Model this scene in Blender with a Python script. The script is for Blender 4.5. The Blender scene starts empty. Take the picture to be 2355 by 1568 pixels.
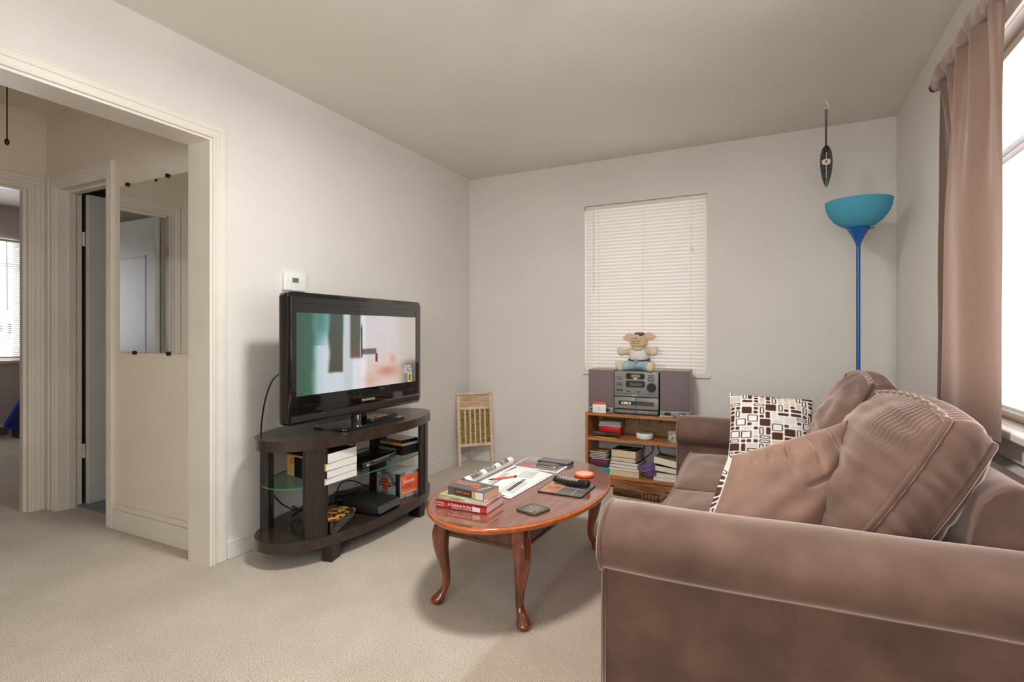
import bpy, bmesh, math, random
from mathutils import Vector, Matrix, noise as mnoise
from math import pi, sin, cos, radians as R

sc = bpy.context.scene
COL = sc.collection

# ------------------------------------------------------------------ camera
cam = bpy.data.cameras.new('camera')
cam.sensor_fit = 'HORIZONTAL'; cam.sensor_width = 36.0
cam.lens = 1215.0 / 2355.0 * 36.0
cam.shift_y = -(784.0 - 766.0) / 2355.0
cam.clip_start = 0.02; cam.clip_end = 60
co = bpy.data.objects.new('camera', cam); COL.objects.link(co)
YAW = math.atan(602.0 / 1215.0)
co.location = (0, 0, 1.1); co.rotation_euler = (pi / 2, 0, YAW)
sc.camera = co

# ------------------------------------------------------------------ world, lights, exposure
w = bpy.data.worlds.new('world'); sc.world = w; w.use_nodes = True
bg = w.node_tree.nodes['Background']
bg.inputs['Color'].default_value = (0.93, 0.96, 1.0, 1); bg.inputs['Strength'].default_value = 1.2
vs = sc.view_settings
vs.view_transform = 'Standard'; vs.look = 'None'; vs.gamma = 1.0; vs.use_curve_mapping = False
vs.exposure = 0.0
try:
    sc.cycles.max_bounces = 14; sc.cycles.diffuse_bounces = 10; sc.cycles.transparent_max_bounces = 16
    sc.cycles.use_denoising = True; sc.cycles.sample_clamp_indirect = 6.0
    sc.cycles.caustics_reflective = False; sc.cycles.caustics_refractive = False
except Exception: pass

def area(name, loc, rot, sx, sy, power, color, spread=180):
    l = bpy.data.lights.new(name, 'AREA'); l.shape = 'RECTANGLE'; l.size = sx; l.size_y = sy
    l.energy = power; l.color = color; l.spread = R(spread)
    o = bpy.data.objects.new(name, l); COL.objects.link(o)
    o.location = loc; o.rotation_euler = rot
    return o
# daylight and front fill entering by the windows (each lamp stands outside its window)
area('daylight_right', (1.95, 1.95, 2.25), (0, R(58), 0), 2.0, 2.8, 105, (0.97, 0.99, 1.0))
area('daylight_back', (-0.88, 4.42, 1.42), (R(-90), 0, 0), 1.2, 1.5, 6, (1.0, 0.97, 0.94))
area('fill_front', (-0.30, -1.42, 1.50), (R(90), 0, 0), 1.8, 1.5, 60, (0.98, 0.99, 1.0))  # soft fill through the added window behind the camera
area('daylight_ground', (1.75, 1.95, .35), (0, R(122), 0), 1.6, 2.8, 165, (0.985, 0.99, 0.99))
area('daylight_bedroom', (-8.0, 2.25, 1.5), (0, R(-90), 0), 1.5, 1.9, 75, (0.90, 0.93, 1.0))

# ceiling lamp added out of view as fill light (its fitting is built further down)
lampd = bpy.data.lights.new('added_ceiling_light', 'AREA'); lampd.shape = 'DISK'; lampd.size = .32; lampd.energy = 41; lampd.color = (1.0, .985, .965)
lampo = bpy.data.objects.new('added_ceiling_light', lampd); COL.objects.link(lampo); lampo.location = (-.80, 1.58, 2.335)

# ------------------------------------------------------------------ materials
def new_mat(name):
    m = bpy.data.materials.new(name); m.use_nodes = True
    nt = m.node_tree; return m, nt, nt.nodes['Principled BSDF']
def setp(b, **k):
    for n, v in k.items():
        n = {'rough': 'Roughness', 'metal': 'Metallic', 'coat': 'Coat Weight', 'sheen': 'Sheen Weight', 'spec': 'Specular IOR Level',
             'trans': 'Transmission Weight', 'ior': 'IOR', 'alpha': 'Alpha'}.get(n, n)
        b.inputs[n].default_value = v
def srgb(r, g, b):
    f = lambda c: (c / 255) / 12.92 if c / 255 <= 0.04045 else ((c / 255 + 0.055) / 1.055) ** 2.4
    return (f(r), f(g), f(b), 1)
_mc = {}
def plain(rgb, rough=0.6, **k):
    key = ('plain', rgb, rough, tuple(sorted(k.items())))
    if key in _mc: return _mc[key]
    m, nt, b = new_mat('surface_%d' % len(_mc))
    n = nt.nodes.new('ShaderNodeTexNoise'); n.inputs['Scale'].default_value = 35
    tc = nt.nodes.new('ShaderNodeTexCoord'); nt.links.new(tc.outputs['Object'], n.inputs['Vector'])
    mx = nt.nodes.new('ShaderNodeMixRGB'); mx.blend_type = 'MULTIPLY'; mx.inputs['Fac'].default_value = 0.12
    mx.inputs['Color1'].default_value = srgb(*rgb); nt.links.new(n.outputs['Fac'], mx.inputs['Color2'])
    nt.links.new(mx.outputs['Color'], b.inputs['Base Color'])
    setp(b, rough=rough, **k); _mc[key] = m; return m
def noise_mat(name, c1, c2, scale=20, rough=0.6, bump=0.0, bscale=None, stretch=(1, 1, 1), detail=4, contrast=(0.35, 0.65), bdist=0.002, **k):
    m, nt, b = new_mat(name)
    tc = nt.nodes.new('ShaderNodeTexCoord'); mp = nt.nodes.new('ShaderNodeMapping'); mp.inputs['Scale'].default_value = stretch
    nt.links.new(tc.outputs['Object'], mp.inputs['Vector'])
    n = nt.nodes.new('ShaderNodeTexNoise'); n.inputs['Scale'].default_value = scale; n.inputs['Detail'].default_value = detail
    nt.links.new(mp.outputs['Vector'], n.inputs['Vector'])
    cr = nt.nodes.new('ShaderNodeValToRGB'); cr.color_ramp.elements[0].position = contrast[0]; cr.color_ramp.elements[1].position = contrast[1]
    cr.color_ramp.elements[0].color = srgb(*c1); cr.color_ramp.elements[1].color = srgb(*c2)
    nt.links.new(n.outputs['Fac'], cr.inputs['Fac']); nt.links.new(cr.outputs['Color'], b.inputs['Base Color'])
    if bump:
        n2 = nt.nodes.new('ShaderNodeTexNoise'); n2.inputs['Scale'].default_value = bscale or scale * 3; n2.inputs['Detail'].default_value = 5
        nt.links.new(mp.outputs['Vector'], n2.inputs['Vector'])
        bp = nt.nodes.new('ShaderNodeBump'); bp.inputs['Strength'].default_value = bump; bp.inputs['Distance'].default_value = bdist
        nt.links.new(n2.outputs['Fac'], bp.inputs['Height']); nt.links.new(bp.outputs['Normal'], b.inputs['Normal'])
    setp(b, rough=rough, **k); return m

M = {}
M['wall'] = noise_mat('wall_paint', (217, 213, 207), (221, 217, 211), 2, 0.62, 0.15, 260, detail=2)
M['ceil'] = noise_mat('ceiling_paint', (218, 212, 201), (222, 216, 206), 2, 0.7, 0.12, 200, detail=2)
M['hall'] = noise_mat('hall_wall_paint', (226, 217, 202), (230, 222, 208), 2, 0.6, 0.1, 260, detail=2)
M['bedwall'] = noise_mat('bedroom_wall_paint', (205, 195, 188), (209, 199, 193), 2, 0.7, 0.1, 200, detail=2)
M['trim'] = noise_mat('trim_gloss_paint', (222, 216, 205), (228, 222, 212), 4, 0.33, 0.12, 60, detail=2, spec=0.5)
M['door'] = noise_mat('door_gloss_paint', (214, 214, 208), (219, 219, 213), 4, 0.28, 0.1, 40, detail=2)
M['bathwall'] = plain((150, 165, 172), 0.5)
M['tile'] = plain((110, 130, 145), 0.3)
def carpet():
    m, nt, b = new_mat('carpet')
    tc = nt.nodes.new('ShaderNodeTexCoord')
    def nz(s, d=3):
        n = nt.nodes.new('ShaderNodeTexNoise'); n.inputs['Scale'].default_value = s; n.inputs['Detail'].default_value = d
        nt.links.new(tc.outputs['Object'], n.inputs['Vector']); return n
    a = nz(300, 8); c = nz(3.2, 4); e = nz(60, 3)
    r1 = nt.nodes.new('ShaderNodeValToRGB'); r1.color_ramp.elements[0].position = .36; r1.color_ramp.elements[1].position = .64
    r1.color_ramp.elements[0].color = srgb(152, 136, 117); r1.color_ramp.elements[1].color = srgb(242, 231, 215)
    nt.links.new(a.outputs['Fac'], r1.inputs['Fac'])
    r2 = nt.nodes.new('ShaderNodeValToRGB'); r2.color_ramp.elements[0].position = .4; r2.color_ramp.elements[1].position = .62
    r2.color_ramp.elements[0].color = (.89, .885, .87, 1); r2.color_ramp.elements[1].color = (1, 1, 1, 1)
    nt.links.new(c.outputs['Fac'], r2.inputs['Fac'])
    mx = nt.nodes.new('ShaderNodeMixRGB'); mx.blend_type = 'MULTIPLY'; mx.inputs['Fac'].default_value = 1
    nt.links.new(r1.outputs['Color'], mx.inputs['Color1']); nt.links.new(r2.outputs['Color'], mx.inputs['Color2'])
    # darker, redder carpet right of a line along the front of the sofa
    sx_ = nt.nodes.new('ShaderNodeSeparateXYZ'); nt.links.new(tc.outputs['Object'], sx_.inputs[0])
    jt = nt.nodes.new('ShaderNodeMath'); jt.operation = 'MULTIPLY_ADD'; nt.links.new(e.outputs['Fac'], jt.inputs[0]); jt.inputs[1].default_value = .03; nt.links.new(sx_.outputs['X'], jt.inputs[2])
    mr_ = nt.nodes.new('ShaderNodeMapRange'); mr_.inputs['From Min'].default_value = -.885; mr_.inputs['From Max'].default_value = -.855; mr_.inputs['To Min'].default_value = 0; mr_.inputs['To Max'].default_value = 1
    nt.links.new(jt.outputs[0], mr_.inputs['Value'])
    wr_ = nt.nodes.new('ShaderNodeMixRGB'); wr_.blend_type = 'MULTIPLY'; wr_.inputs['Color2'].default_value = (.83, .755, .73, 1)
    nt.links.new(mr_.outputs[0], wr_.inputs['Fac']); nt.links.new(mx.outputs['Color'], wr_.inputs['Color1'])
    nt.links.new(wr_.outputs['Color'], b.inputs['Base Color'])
    ad = nt.nodes.new('ShaderNodeMath'); ad.operation = 'ADD'
    nt.links.new(a.outputs['Fac'], ad.inputs[0]); nt.links.new(e.outputs['Fac'], ad.inputs[1])
    bp = nt.nodes.new('ShaderNodeBump'); bp.inputs['Strength'].default_value = .9; bp.inputs['Distance'].default_value = .006
    nt.links.new(ad.outputs['Value'], bp.inputs['Height']); nt.links.new(bp.outputs['Normal'], b.inputs['Normal'])
    setp(b, rough=.95, spec=.1, sheen=.25); return m
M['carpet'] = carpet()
def velvet(name, c1, c2, sheen=.35, nap=(.20, .155, .13, 1)):
    m = noise_mat(name, c1, c2, 7, .8, .35, 420, detail=6, contrast=(.3, .7), bdist=.0015, spec=.25, sheen=sheen)
    b = m.node_tree.nodes['Principled BSDF']; b.inputs['Sheen Roughness'].default_value = .3
    b.inputs['Sheen Tint'].default_value = srgb(255, 236, 224)
    nt = m.node_tree; sh = nt.nodes.new('ShaderNodeBsdfSheen'); sh.inputs['Color'].default_value = nap; sh.inputs['Roughness'].default_value = .42
    ad = nt.nodes.new('ShaderNodeAddShader'); nt.links.new(b.outputs[0], ad.inputs[0]); nt.links.new(sh.outputs[0], ad.inputs[1]); nt.links.new(ad.outputs[0], nt.nodes['Material Output'].inputs['Surface']); return m
M['sofa'] = velvet('brown_velvet', (84, 63, 54), (114, 88, 76), 1.0)
M['pillowback'] = velvet('tan_velvet', (122, 94, 81), (142, 111, 96), .7)
M['curtain'] = noise_mat('curtain_satin', (132, 108, 94), (142, 117, 103), 300, .36, .3, 14, stretch=(1, 1, .25), detail=2, bdist=.012, spec=.6, sheen=.4)
_n = M['curtain'].node_tree; _o = _n.nodes['Material Output']; _t = _n.nodes.new('ShaderNodeBsdfTranslucent'); _t.inputs['Color'].default_value = srgb(190, 150, 128)
_m = _n.nodes.new('ShaderNodeMixShader'); _m.inputs['Fac'].default_value = .08; _n.links.new(_n.nodes['Principled BSDF'].outputs[0], _m.inputs[1]); _n.links.new(_t.outputs[0], _m.inputs[2]); _n.links.new(_m.outputs[0], _o.inputs['Surface'])
M['espresso'] = noise_mat('espresso_wood', (24, 18, 16), (40, 31, 28), 30, .32, .5, 60, stretch=(6, 1, 6), spec=.5, bdist=.001)
M['espresso_v'] = noise_mat('espresso_wood_upright', (24, 18, 16), (44, 34, 31), 30, .32, .5, 60, stretch=(6, 6, .5), spec=.5, bdist=.001)
M['espresso_top'] = noise_mat('espresso_wood_top', (44, 34, 29), (56, 45, 39), 20, .2, .1, 60, stretch=(6, .6, 1), spec=.6, bdist=.001)
M['cherry'] = noise_mat('cherry_wood', (84, 38, 20), (132, 62, 32), 9, .16, .05, 60, stretch=(4, 4, .8), coat=.6, spec=.6)
M['cherry_top'] = noise_mat('cherry_table_top', (116, 70, 56), (140, 90, 74), 14, .10, .03, 50, stretch=(5, .5, 1), coat=.8, spec=.7)
M['cherry_edge'] = noise_mat('cherry_edge', (160, 78, 34), (186, 98, 46), 10, .16, .03, 50, stretch=(3, 3, 3), coat=.6)
M['apron'] = noise_mat('dark_apron_wood', (76, 48, 36), (96, 62, 46), 10, .25, .05, 60, stretch=(3, 3, 3))
M['oak'] = noise_mat('oak_veneer', (156, 98, 54), (196, 134, 82), 12, .35, .06, 80, stretch=(.7, 5, 9), detail=6)
M['pine'] = noise_mat('pale_worn_wood', (198, 172, 146), (226, 208, 188), 14, .7, .1, 60, stretch=(1, 1, 6))
M['gloss_black'] = plain((10, 10, 12), .06, spec=.7, coat=.8)
M['black'] = plain((22, 22, 23), .35)
M['black_matte'] = plain((26, 25, 25), .55)
M['dark_grey'] = plain((58, 58, 58), .4)
M['white_plastic'] = plain((235, 235, 232), .35)
M['white_paper'] = plain((232, 230, 226), .8)
M['cream_paper'] = plain((226, 206, 176), .85)
M['ivory_paper'] = plain((236, 228, 212), .85)
M['chrome'] = plain((200, 200, 200), .15, metal=1.0)
M['brass'] = noise_mat('brass', (150, 122, 60), (196, 168, 98), 30, .4, .1, metal=.35)
M['bronze'] = plain((60, 46, 36), .35, metal=.7)
M['blue_lamp'] = plain((6, 92, 168), .28, spec=.6)
M['silver_grey'] = plain((138, 138, 133), .35)
M['silver_dark'] = plain((104, 104, 100), .4)
M['speaker_cloth'] = noise_mat('speaker_cloth', (118, 104, 106), (128, 114, 116), 500, .85, .4, 700, spec=.2)
def translucent(name, rgb, tr=.5, rough=.5):
    m = bpy.data.materials.new(name); m.use_nodes = True; nt = m.node_tree
    nt.nodes.remove(nt.nodes['Principled BSDF']); out = nt.nodes['Material Output']
    d = nt.nodes.new('ShaderNodeBsdfDiffuse'); t = nt.nodes.new('ShaderNodeBsdfTranslucent'); mx = nt.nodes.new('ShaderNodeMixShader')
    tc = nt.nodes.new('ShaderNodeTexCoord'); n = nt.nodes.new('ShaderNodeTexNoise'); n.inputs['Scale'].default_value = 4
    cr = nt.nodes.new('ShaderNodeValToRGB'); c = srgb(*rgb)
    cr.color_ramp.elements[0].color = (c[0] * .96, c[1] * .96, c[2] * .96, 1); cr.color_ramp.elements[1].color = c
    nt.links.new(tc.outputs['Object'], n.inputs['Vector']); nt.links.new(n.outputs['Fac'], cr.inputs['Fac'])
    nt.links.new(cr.outputs['Color'], d.inputs['Color']); nt.links.new(cr.outputs['Color'], t.inputs['Color'])
    mx.inputs['Fac'].default_value = tr
    nt.links.new(d.outputs[0], mx.inputs[1]); nt.links.new(t.outputs[0], mx.inputs[2]); nt.links.new(mx.outputs[0], out.inputs['Surface'])
    return m
M['slat'] = translucent('blind_slat', (238, 231, 224), .17)
M['slat_white'] = translucent('blind_slat_white', (248, 248, 250), .5)
M['shade'] = translucent('lamp_shade_glass', (112, 200, 224), .45)
def glassmat(name, tint=(1, 1, 1, 1), g=.08, rough=.02):
    m = bpy.data.materials.new(name); m.use_nodes = True; nt = m.node_tree
    nt.nodes.remove(nt.nodes['Principled BSDF']); out = nt.nodes['Material Output']
    t = nt.nodes.new('ShaderNodeBsdfTransparent'); t.inputs['Color'].default_value = tint
    gl = nt.nodes.new('ShaderNodeBsdfGlossy'); gl.inputs['Roughness'].default_value = rough
    mx = nt.nodes.new('ShaderNodeMixShader'); mx.inputs['Fac'].default_value = g
    nt.links.new(t.outputs[0], mx.inputs[1]); nt.links.new(gl.outputs[0], mx.inputs[2]); nt.links.new(mx.outputs[0], out.inputs['Surface'])
    return m
M['glass'] = glassmat('window_glass')
M['shelf_glass'] = glassmat('shelf_glass', (.80, .93, .88, 1), .14)
M['glass_edge'] = plain((60, 110, 98), .15)
m, nt, b = new_mat('mirror_silver'); setp(b, rough=.015, metal=1.0); b.inputs['Base Color'].default_value = (.86, .87, .86, 1); M['mirror'] = m

# ------------------------------------------------------------------ geometry helpers
def finish(name, bm, mat, parent=None, smooth=False, loc=None, rot=None, angle=None):
    me = bpy.data.meshes.new(name); bmesh.ops.recalc_face_normals(bm, faces=bm.faces); bm.to_mesh(me); bm.free()
    for mm in (mat if isinstance(mat, (list, tuple)) else [mat]): me.materials.append(mm)
    if smooth:
        for p in me.polygons: p.use_smooth = True
        if angle: me.set_sharp_from_angle(angle=R(angle))
    o = bpy.data.objects.new(name, me); COL.objects.link(o)
    if parent: o.parent = parent
    if loc: o.location = loc
    if rot: o.rotation_euler = rot
    return o
def thing(name, label, cat, loc=(0, 0, 0), rot=(0, 0, 0), group=None):
    o = bpy.data.objects.new(name, None); COL.objects.link(o); o.empty_display_size = .05
    o.location = loc; o.rotation_euler = rot; o['label'] = label; o['category'] = cat
    if group: o['group'] = group
    return o
def tag(o, label, cat, group=None):
    o['label'] = label; o['category'] = cat
    if group: o['group'] = group
    return o
def struct(o):
    o['kind'] = 'structure'; return o
def box(bm, a, b, bev=0, seg=2, mi=0, mtx=None):
    x0, y0, z0 = a; x1, y1, z1 = b
    vs = [bm.verts.new(v) for v in ((x0, y0, z0), (x1, y0, z0), (x1, y1, z0), (x0, y1, z0), (x0, y0, z1), (x1, y0, z1), (x1, y1, z1), (x0, y1, z1))]
    fs = [bm.faces.new([vs[i] for i in f]) for f in ((0, 3, 2, 1), (4, 5, 6, 7), (0, 1, 5, 4), (1, 2, 6, 5), (2, 3, 7, 6), (3, 0, 4, 7))]
    for f in fs: f.material_index = mi
    if bev:
        es = list({e for f in fs for e in f.edges})
        r = bmesh.ops.bevel(bm, geom=es, offset=bev, segments=seg, affect='EDGES', profile=.5)
        for f in r['faces']: f.material_index = mi
        vs = list({v for f in r['faces'] for v in f.verts} | {v for v in vs if v.is_valid})
    if mtx is not None: bmesh.ops.transform(bm, matrix=mtx, verts=[v for v in vs if v.is_valid])
    return vs
def B(*boxes, bev=0, seg=2):
    bm = bmesh.new()
    for bb in boxes: box(bm, bb[0], bb[1], bev, seg, bb[2] if len(bb) > 2 else 0)
    return bm
def tube(bm, pts, r, n=8, cap=True, mi=0):
    pts = [Vector(p) for p in pts]; rs = r if isinstance(r, (list, tuple)) else [r] * len(pts)
    rings = []; t0 = (pts[1] - pts[0]).normalized()
    up = Vector((0, 0, 1)) if abs(t0.z) < .9 else Vector((1, 0, 0))
    nrm = (up - t0 * up.dot(t0)).normalized()
    for i, p in enumerate(pts):
        a = pts[max(i - 1, 0)]; c = pts[min(i + 1, len(pts) - 1)]; t = (c - a).normalized()
        nrm = (nrm - t * nrm.dot(t)).normalized(); bn = t.cross(nrm)
        rings.append([bm.verts.new(p + (nrm * cos(2 * pi * k / n) + bn * sin(2 * pi * k / n)) * rs[i]) for k in range(n)])
    for a, c in zip(rings, rings[1:]):
        for k in range(n):
            f = bm.faces.new((a[k], a[(k + 1) % n], c[(k + 1) % n], c[k])); f.material_index = mi
    if cap:
        bm.faces.new(rings[0][::-1]).material_index = mi; bm.faces.new(rings[-1]).material_index = mi
    return rings
def spline(pts, k=6):
    P = [Vector(p) for p in pts]; out = []
    for i in range(len(P) - 1):
        p0 = P[max(i - 1, 0)]; p1 = P[i]; p2 = P[i + 1]; p3 = P[min(i + 2, len(P) - 1)]
        for j in range(k):
            t = j / k
            out.append(.5 * ((2 * p1) + (-p0 + p2) * t + (2 * p0 - 5 * p1 + 4 * p2 - p3) * t * t + (-p0 + 3 * p1 - 3 * p2 + p3) * t ** 3))
    out.append(P[-1]); return out
def T(pts, r, n=8, sp=6):
    bm = bmesh.new(); tube(bm, spline(pts, sp) if sp and len(pts) > 2 else pts, r, n); return bm
def lathe(prof, n=32, cx=0, cy=0, sx=1, sy=1, cap=True):
    bm = bmesh.new(); rings = []
    for r, z in prof: rings.append([bm.verts.new((cx + sx * r * cos(2 * pi * k / n), cy + sy * r * sin(2 * pi * k / n), z)) for k in range(n)])
    for a, c in zip(rings, rings[1:]):
        for k in range(n): bm.faces.new((a[k], a[(k + 1) % n], c[(k + 1) % n], c[k]))
    if cap: bm.faces.new(rings[0][::-1]); bm.faces.new(rings[-1])
    return bm
def prism(bm, poly, z0, z1, bev=0, mi=0):
    lo = [bm.verts.new((x, y, z0)) for x, y in poly]; hi = [bm.verts.new((x, y, z1)) for x, y in poly]
    n = len(poly); fs = [bm.faces.new(lo[::-1]), bm.faces.new(hi)]
    for i in range(n): fs.append(bm.faces.new((lo[i], lo[(i + 1) % n], hi[(i + 1) % n], hi[i])))
    for f in fs: f.material_index = mi
    if bev:
        es = list({e for f in fs[:2] for e in f.edges})
        bmesh.ops.bevel(bm, geom=es, offset=bev, segments=2, affect='EDGES', profile=.5)
    return bm
def rrect(w, d, r, n=5):
    out = []
    for cx, cy, a0 in ((w / 2 - r, d / 2 - r, 0), (-w / 2 + r, d / 2 - r, pi / 2), (-w / 2 + r, -d / 2 + r, pi), (w / 2 - r, -d / 2 + r, 3 * pi / 2)):
        for k in range(n + 1): a = a0 + pi / 2 * k / n; out.append((cx + r * cos(a), cy + r * sin(a)))
    return out
def ellip(a, b, n=64, cx=0, cy=0, p=2.0):
    out = []
    for k in range(n):
        t = 2 * pi * k / n; c, s = cos(t), sin(t)
        out.append((cx + a * math.copysign(abs(c) ** (2 / p), c), cy + b * math.copysign(abs(s) ** (2 / p), s)))
    return out
def ellipsoid(bm, c, r, mtx=None, u=20, v=12, mi=0, fn=None):
    g = bmesh.ops.create_uvsphere(bm, u_segments=u, v_segments=v, radius=1.0)
    for vv in g['verts']:
        q = Vector((vv.co.x * r[0], vv.co.y * r[1], vv.co.z * r[2]))
        if fn: q = fn(vv.co, q)
        if mtx is not None: q = mtx @ q
        vv.co = q + Vector(c)
    for f in {f for vv in g['verts'] for f in vv.link_faces}: f.material_index = mi
def text_obj(name, body, size, mat, parent=None, loc=(0, 0, 0), rot=(0, 0, 0), depth=.0004, sx=1.0, align='CENTER'):
    cu = bpy.data.curves.new(name + '_font', 'FONT'); cu.body = body; cu.size = size; cu.extrude = depth
    cu.align_x = align; cu.align_y = 'CENTER'; cu.resolution_u = 3
    tmp = bpy.data.objects.new('tmp', cu); COL.objects.link(tmp)
    dg = bpy.context.evaluated_depsgraph_get(); dg.update()
    me = bpy.data.meshes.new_from_object(tmp.evaluated_get(dg)); bpy.data.objects.remove(tmp)
    me.name = name; me.materials.clear(); me.materials.append(mat)
    for v in me.vertices: v.co.x *= sx
    o = bpy.data.objects.new(name, me); COL.objects.link(o)
    if parent: o.parent = parent
    o.location = loc; o.rotation_euler = rot; return o
RZ = lambda a: Matrix.Rotation(a, 4, 'Z')

# ------------------------------------------------------------------ room shell
XL, XR, YB, YF, HC = -2.386, 0.68, 3.98, -1.2, 2.44
TH = .145
def slab(name, a, b, mat): return struct(finish(name, B((a, b)), mat))
def wall_boxes(axis, c0, c1, u0, u1, z0, z1, holes):
    """wall slab with rectangular holes; axis 'x': wall normal along x, u is y."""
    out = []; us = sorted({u0, u1} | {h[0] for h in holes} | {h[1] for h in holes})
    for a, b_ in zip(us, us[1:]):
        zs = [z0, z1]; hh = [h for h in holes if h[0] <= a and h[1] >= b_]
        segs = [(z0, z1)]
        for h in hh:
            segs = [s for q in segs for s in ((q[0], min(q[1], h[2])), (max(q[0], h[3]), q[1])) if s[1] - s[0] > 1e-5]
        for s in segs:
            out.append((((c0, a, s[0]), (c1, b_, s[1])) if axis == 'x' else ((a, c0, s[0]), (b_, c1, s[1]))))
    return out
def wall(name, axis, c0, c1, u0, u1, mat, holes=(), z0=0.0, z1=HC):
    bm = B(*wall_boxes(axis, c0, c1, u0, u1, z0, z1, list(holes)))
    bmesh.ops.remove_doubles(bm, verts=bm.verts, dist=1e-5)
    return struct(finish(name, bm, mat))
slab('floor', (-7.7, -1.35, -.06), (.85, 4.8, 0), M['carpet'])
slab('ceiling', (XL - TH, YF - .15, HC), (XR + .15, YB + .15, HC + .1), M['ceil'])
OP = (0.2, 1.61, 0, 2.023)                                  # opening into the hall
W1 = (-1.335, -.425, .80, 2.095)                            # back window
W2 = (.45, 2.62, .80, 2.095)                                # right window
W4 = (-1.20, .55, .80, 2.095)                               # unseen window behind the camera, added to let in fill light
wall('wall_left', 'x', XL - TH, XL, YF, YB, M['wall'], [OP])
wall('wall_back', 'y', YB, YB + .15, XL - TH, XR + .15, M['wall'], [W1])
wall('wall_right', 'x', XR, XR + .10, YF, YB, M['wall'], [W2])
wall('wall_front', 'y', YF - .15, YF, XL - TH, XR + .15, M['wall'], [W4])
# hall
HXE = -4.10; HY = 1.68; HY0 = .25; HZ = 2.46
D1 = (-3.97, -3.41, 0, 2.0)                                  # bathroom door
D2 = (.90, 1.60, 0, 2.0)                                     # bedroom door
wall('wall_hall_back', 'y', HY, HY + .12, HXE - .1, XL - TH, M['hall'], [D1], z1=HZ)
wall('wall_hall_end', 'x', HXE - .1, HXE, HY0 - 1.4, HY, M['hall'], [D2], z1=HZ)
wall('wall_hall_front', 'y', HY0 - .12, HY0, HXE, XL - TH, M['hall'], z1=HZ)
slab('ceiling_hall', (HXE - .1, HY0 - .12, HZ), (XL - TH, HY + .12, HZ + .08), M['ceil'])
# bathroom beyond the narrow door
slab('floor_bathroom', (-4.2, 1.78, 0.0), (-2.6, 3.2, .012), M['tile'])
wall('wall_bathroom_back', 'y', 3.2, 3.3, -4.3, -2.55, M['bathwall'])
wall('wall_bathroom_left', 'x', -4.32, -4.2, 1.8, 3.3, M['bathwall'])
wall('wall_bathroom_right', 'x', -2.62, -2.56, 1.8, 3.3, M['bathwall'])
slab('ceiling_bathroom', (-4.3, 1.8, HC), (-2.55, 3.3, HC + .05), M['bathwall'])
# bedroom
W3 = (1.32, 2.84, .80, 2.13)
wall('wall_bedroom_back', 'x', -7.62, -7.5, -1.2, 4.7, M['bedwall'], [W3], z1=2.48)
wall('wall_bedroom_right', 'y', 4.6, 4.7, -7.5, -4.2, M['bedwall'], z1=2.48)
wall('wall_bedroom_left', 'y', -1.3, -1.2, -7.6, -4.2, M['bedwall'], z1=2.48)
wall('wall_bedroom_front', 'x', -4.36, -4.325, 1.8, 4.7, M['bedwall'], z1=2.48)
slab('ceiling_bedroom', (-7.62, -1.3, 2.48), (-4.2, 4.7, 2.55), M['ceil'])

# casings ---------------------------------------------------------------
def casing_profile(a0, a1, axis, face, sgn, lo=True):
    pass
def casing(name, axis, face, sgn, u0, u1, ztop, w=.085, both=(1, 1), steps=((0, .012), (.22, .018), (.55, .014), (.85, .022)), z0=0):
    """stepped moulding round three sides of an opening; axis = wall normal, sgn = side it projects to."""
    bm = bmesh.new()
    for i, (f0, d) in enumerate(steps):
        f1 = steps[i + 1][0] if i + 1 < len(steps) else 1.0
        a, b_ = f0 * w, f1 * w; c0, c1 = sorted((face, face + sgn * d))
        rects = []
        if both[0]: rects.append((u0 - b_, u0 - a, z0, ztop + a))
        if both[1]: rects.append((u1 + a, u1 + b_, z0, ztop + a))
        rects.append((u0 - (b_ if both[0] else 0), u1 + (b_ if both[1] else 0), ztop + a, ztop + b_))
        for q in rects:
            if axis == 'x': box(bm, (c0, q[0], q[2]), (c1, q[1], q[3]), .002, 1)
            else: box(bm, (q[0], c0, q[2]), (q[1], c1, q[3]), .002, 1)
    return struct(finish(name, bm, M['trim']))
casing('trim_1', 'x', XL, 1, OP[0], OP[1], OP[3], .075, steps=((0, .016), (.12, .006), (.5, .008), (.86, .005)))
casing('trim_2', 'x', HXE, 1, D2[0], D2[1], D2[3], .078)
casing('trim_3', 'y', HY, -1, D1[0], D1[1], D1[3], .075)
# jamb linings
struct(finish('trim_4', B(((XL - TH - .012, OP[1] - .012, 0), (XL + .005, OP[1] - .0004, OP[3] - .012)), ((XL - TH - .012, OP[0], OP[3] - .012), (XL + .005, OP[1] - .0004, OP[3] - .0004)),
                          ((XL - TH - .012, OP[0], 0), (XL + .005, OP[0] + .012, OP[3] - .012))), M['trim']))
struct(finish('trim_5', B(((D1[0] - .002, HY - .002, 0), (D1[0] + .012, HY + .122, 1.988)), ((D1[1] - .012, HY - .002, 0), (D1[1] + .002, HY + .122, 1.988)),
                          ((D1[0] - .002, HY - .002, 1.988), (D1[1] + .002, HY + .122, 2.002)),
                          ((D1[0] + .012, HY + .05, 0), (D1[0] + .026, HY + .085, 1.974)), ((D1[1] - .026, HY + .05, 0), (D1[1] - .012, HY + .085, 1.974)),
                          ((D1[0] + .012, HY + .05, 1.974), (D1[1] - .012, HY + .085, 1.988))), M['trim']))
struct(finish('trim_6', B(((HXE - .102, D2[1] - .012, 0), (HXE + .002, D2[1] + .002, 1.988)), ((HXE - .102, D2[0] - .002, 0), (HXE + .002, D2[0] + .012, 1.988)),
                          ((HXE - .102, D2[0] - .002, 1.988), (HXE + .002, D2[1] + .002, 2.002)),
                          ((HXE - .07, D2[1] - .028, 0), (HXE - .03, D2[1] - .012, 1.974)), ((HXE - .07, D2[0] + .012, 1.974), (HXE - .03, D2[1] - .012, 1.988))), M['trim']))
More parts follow.
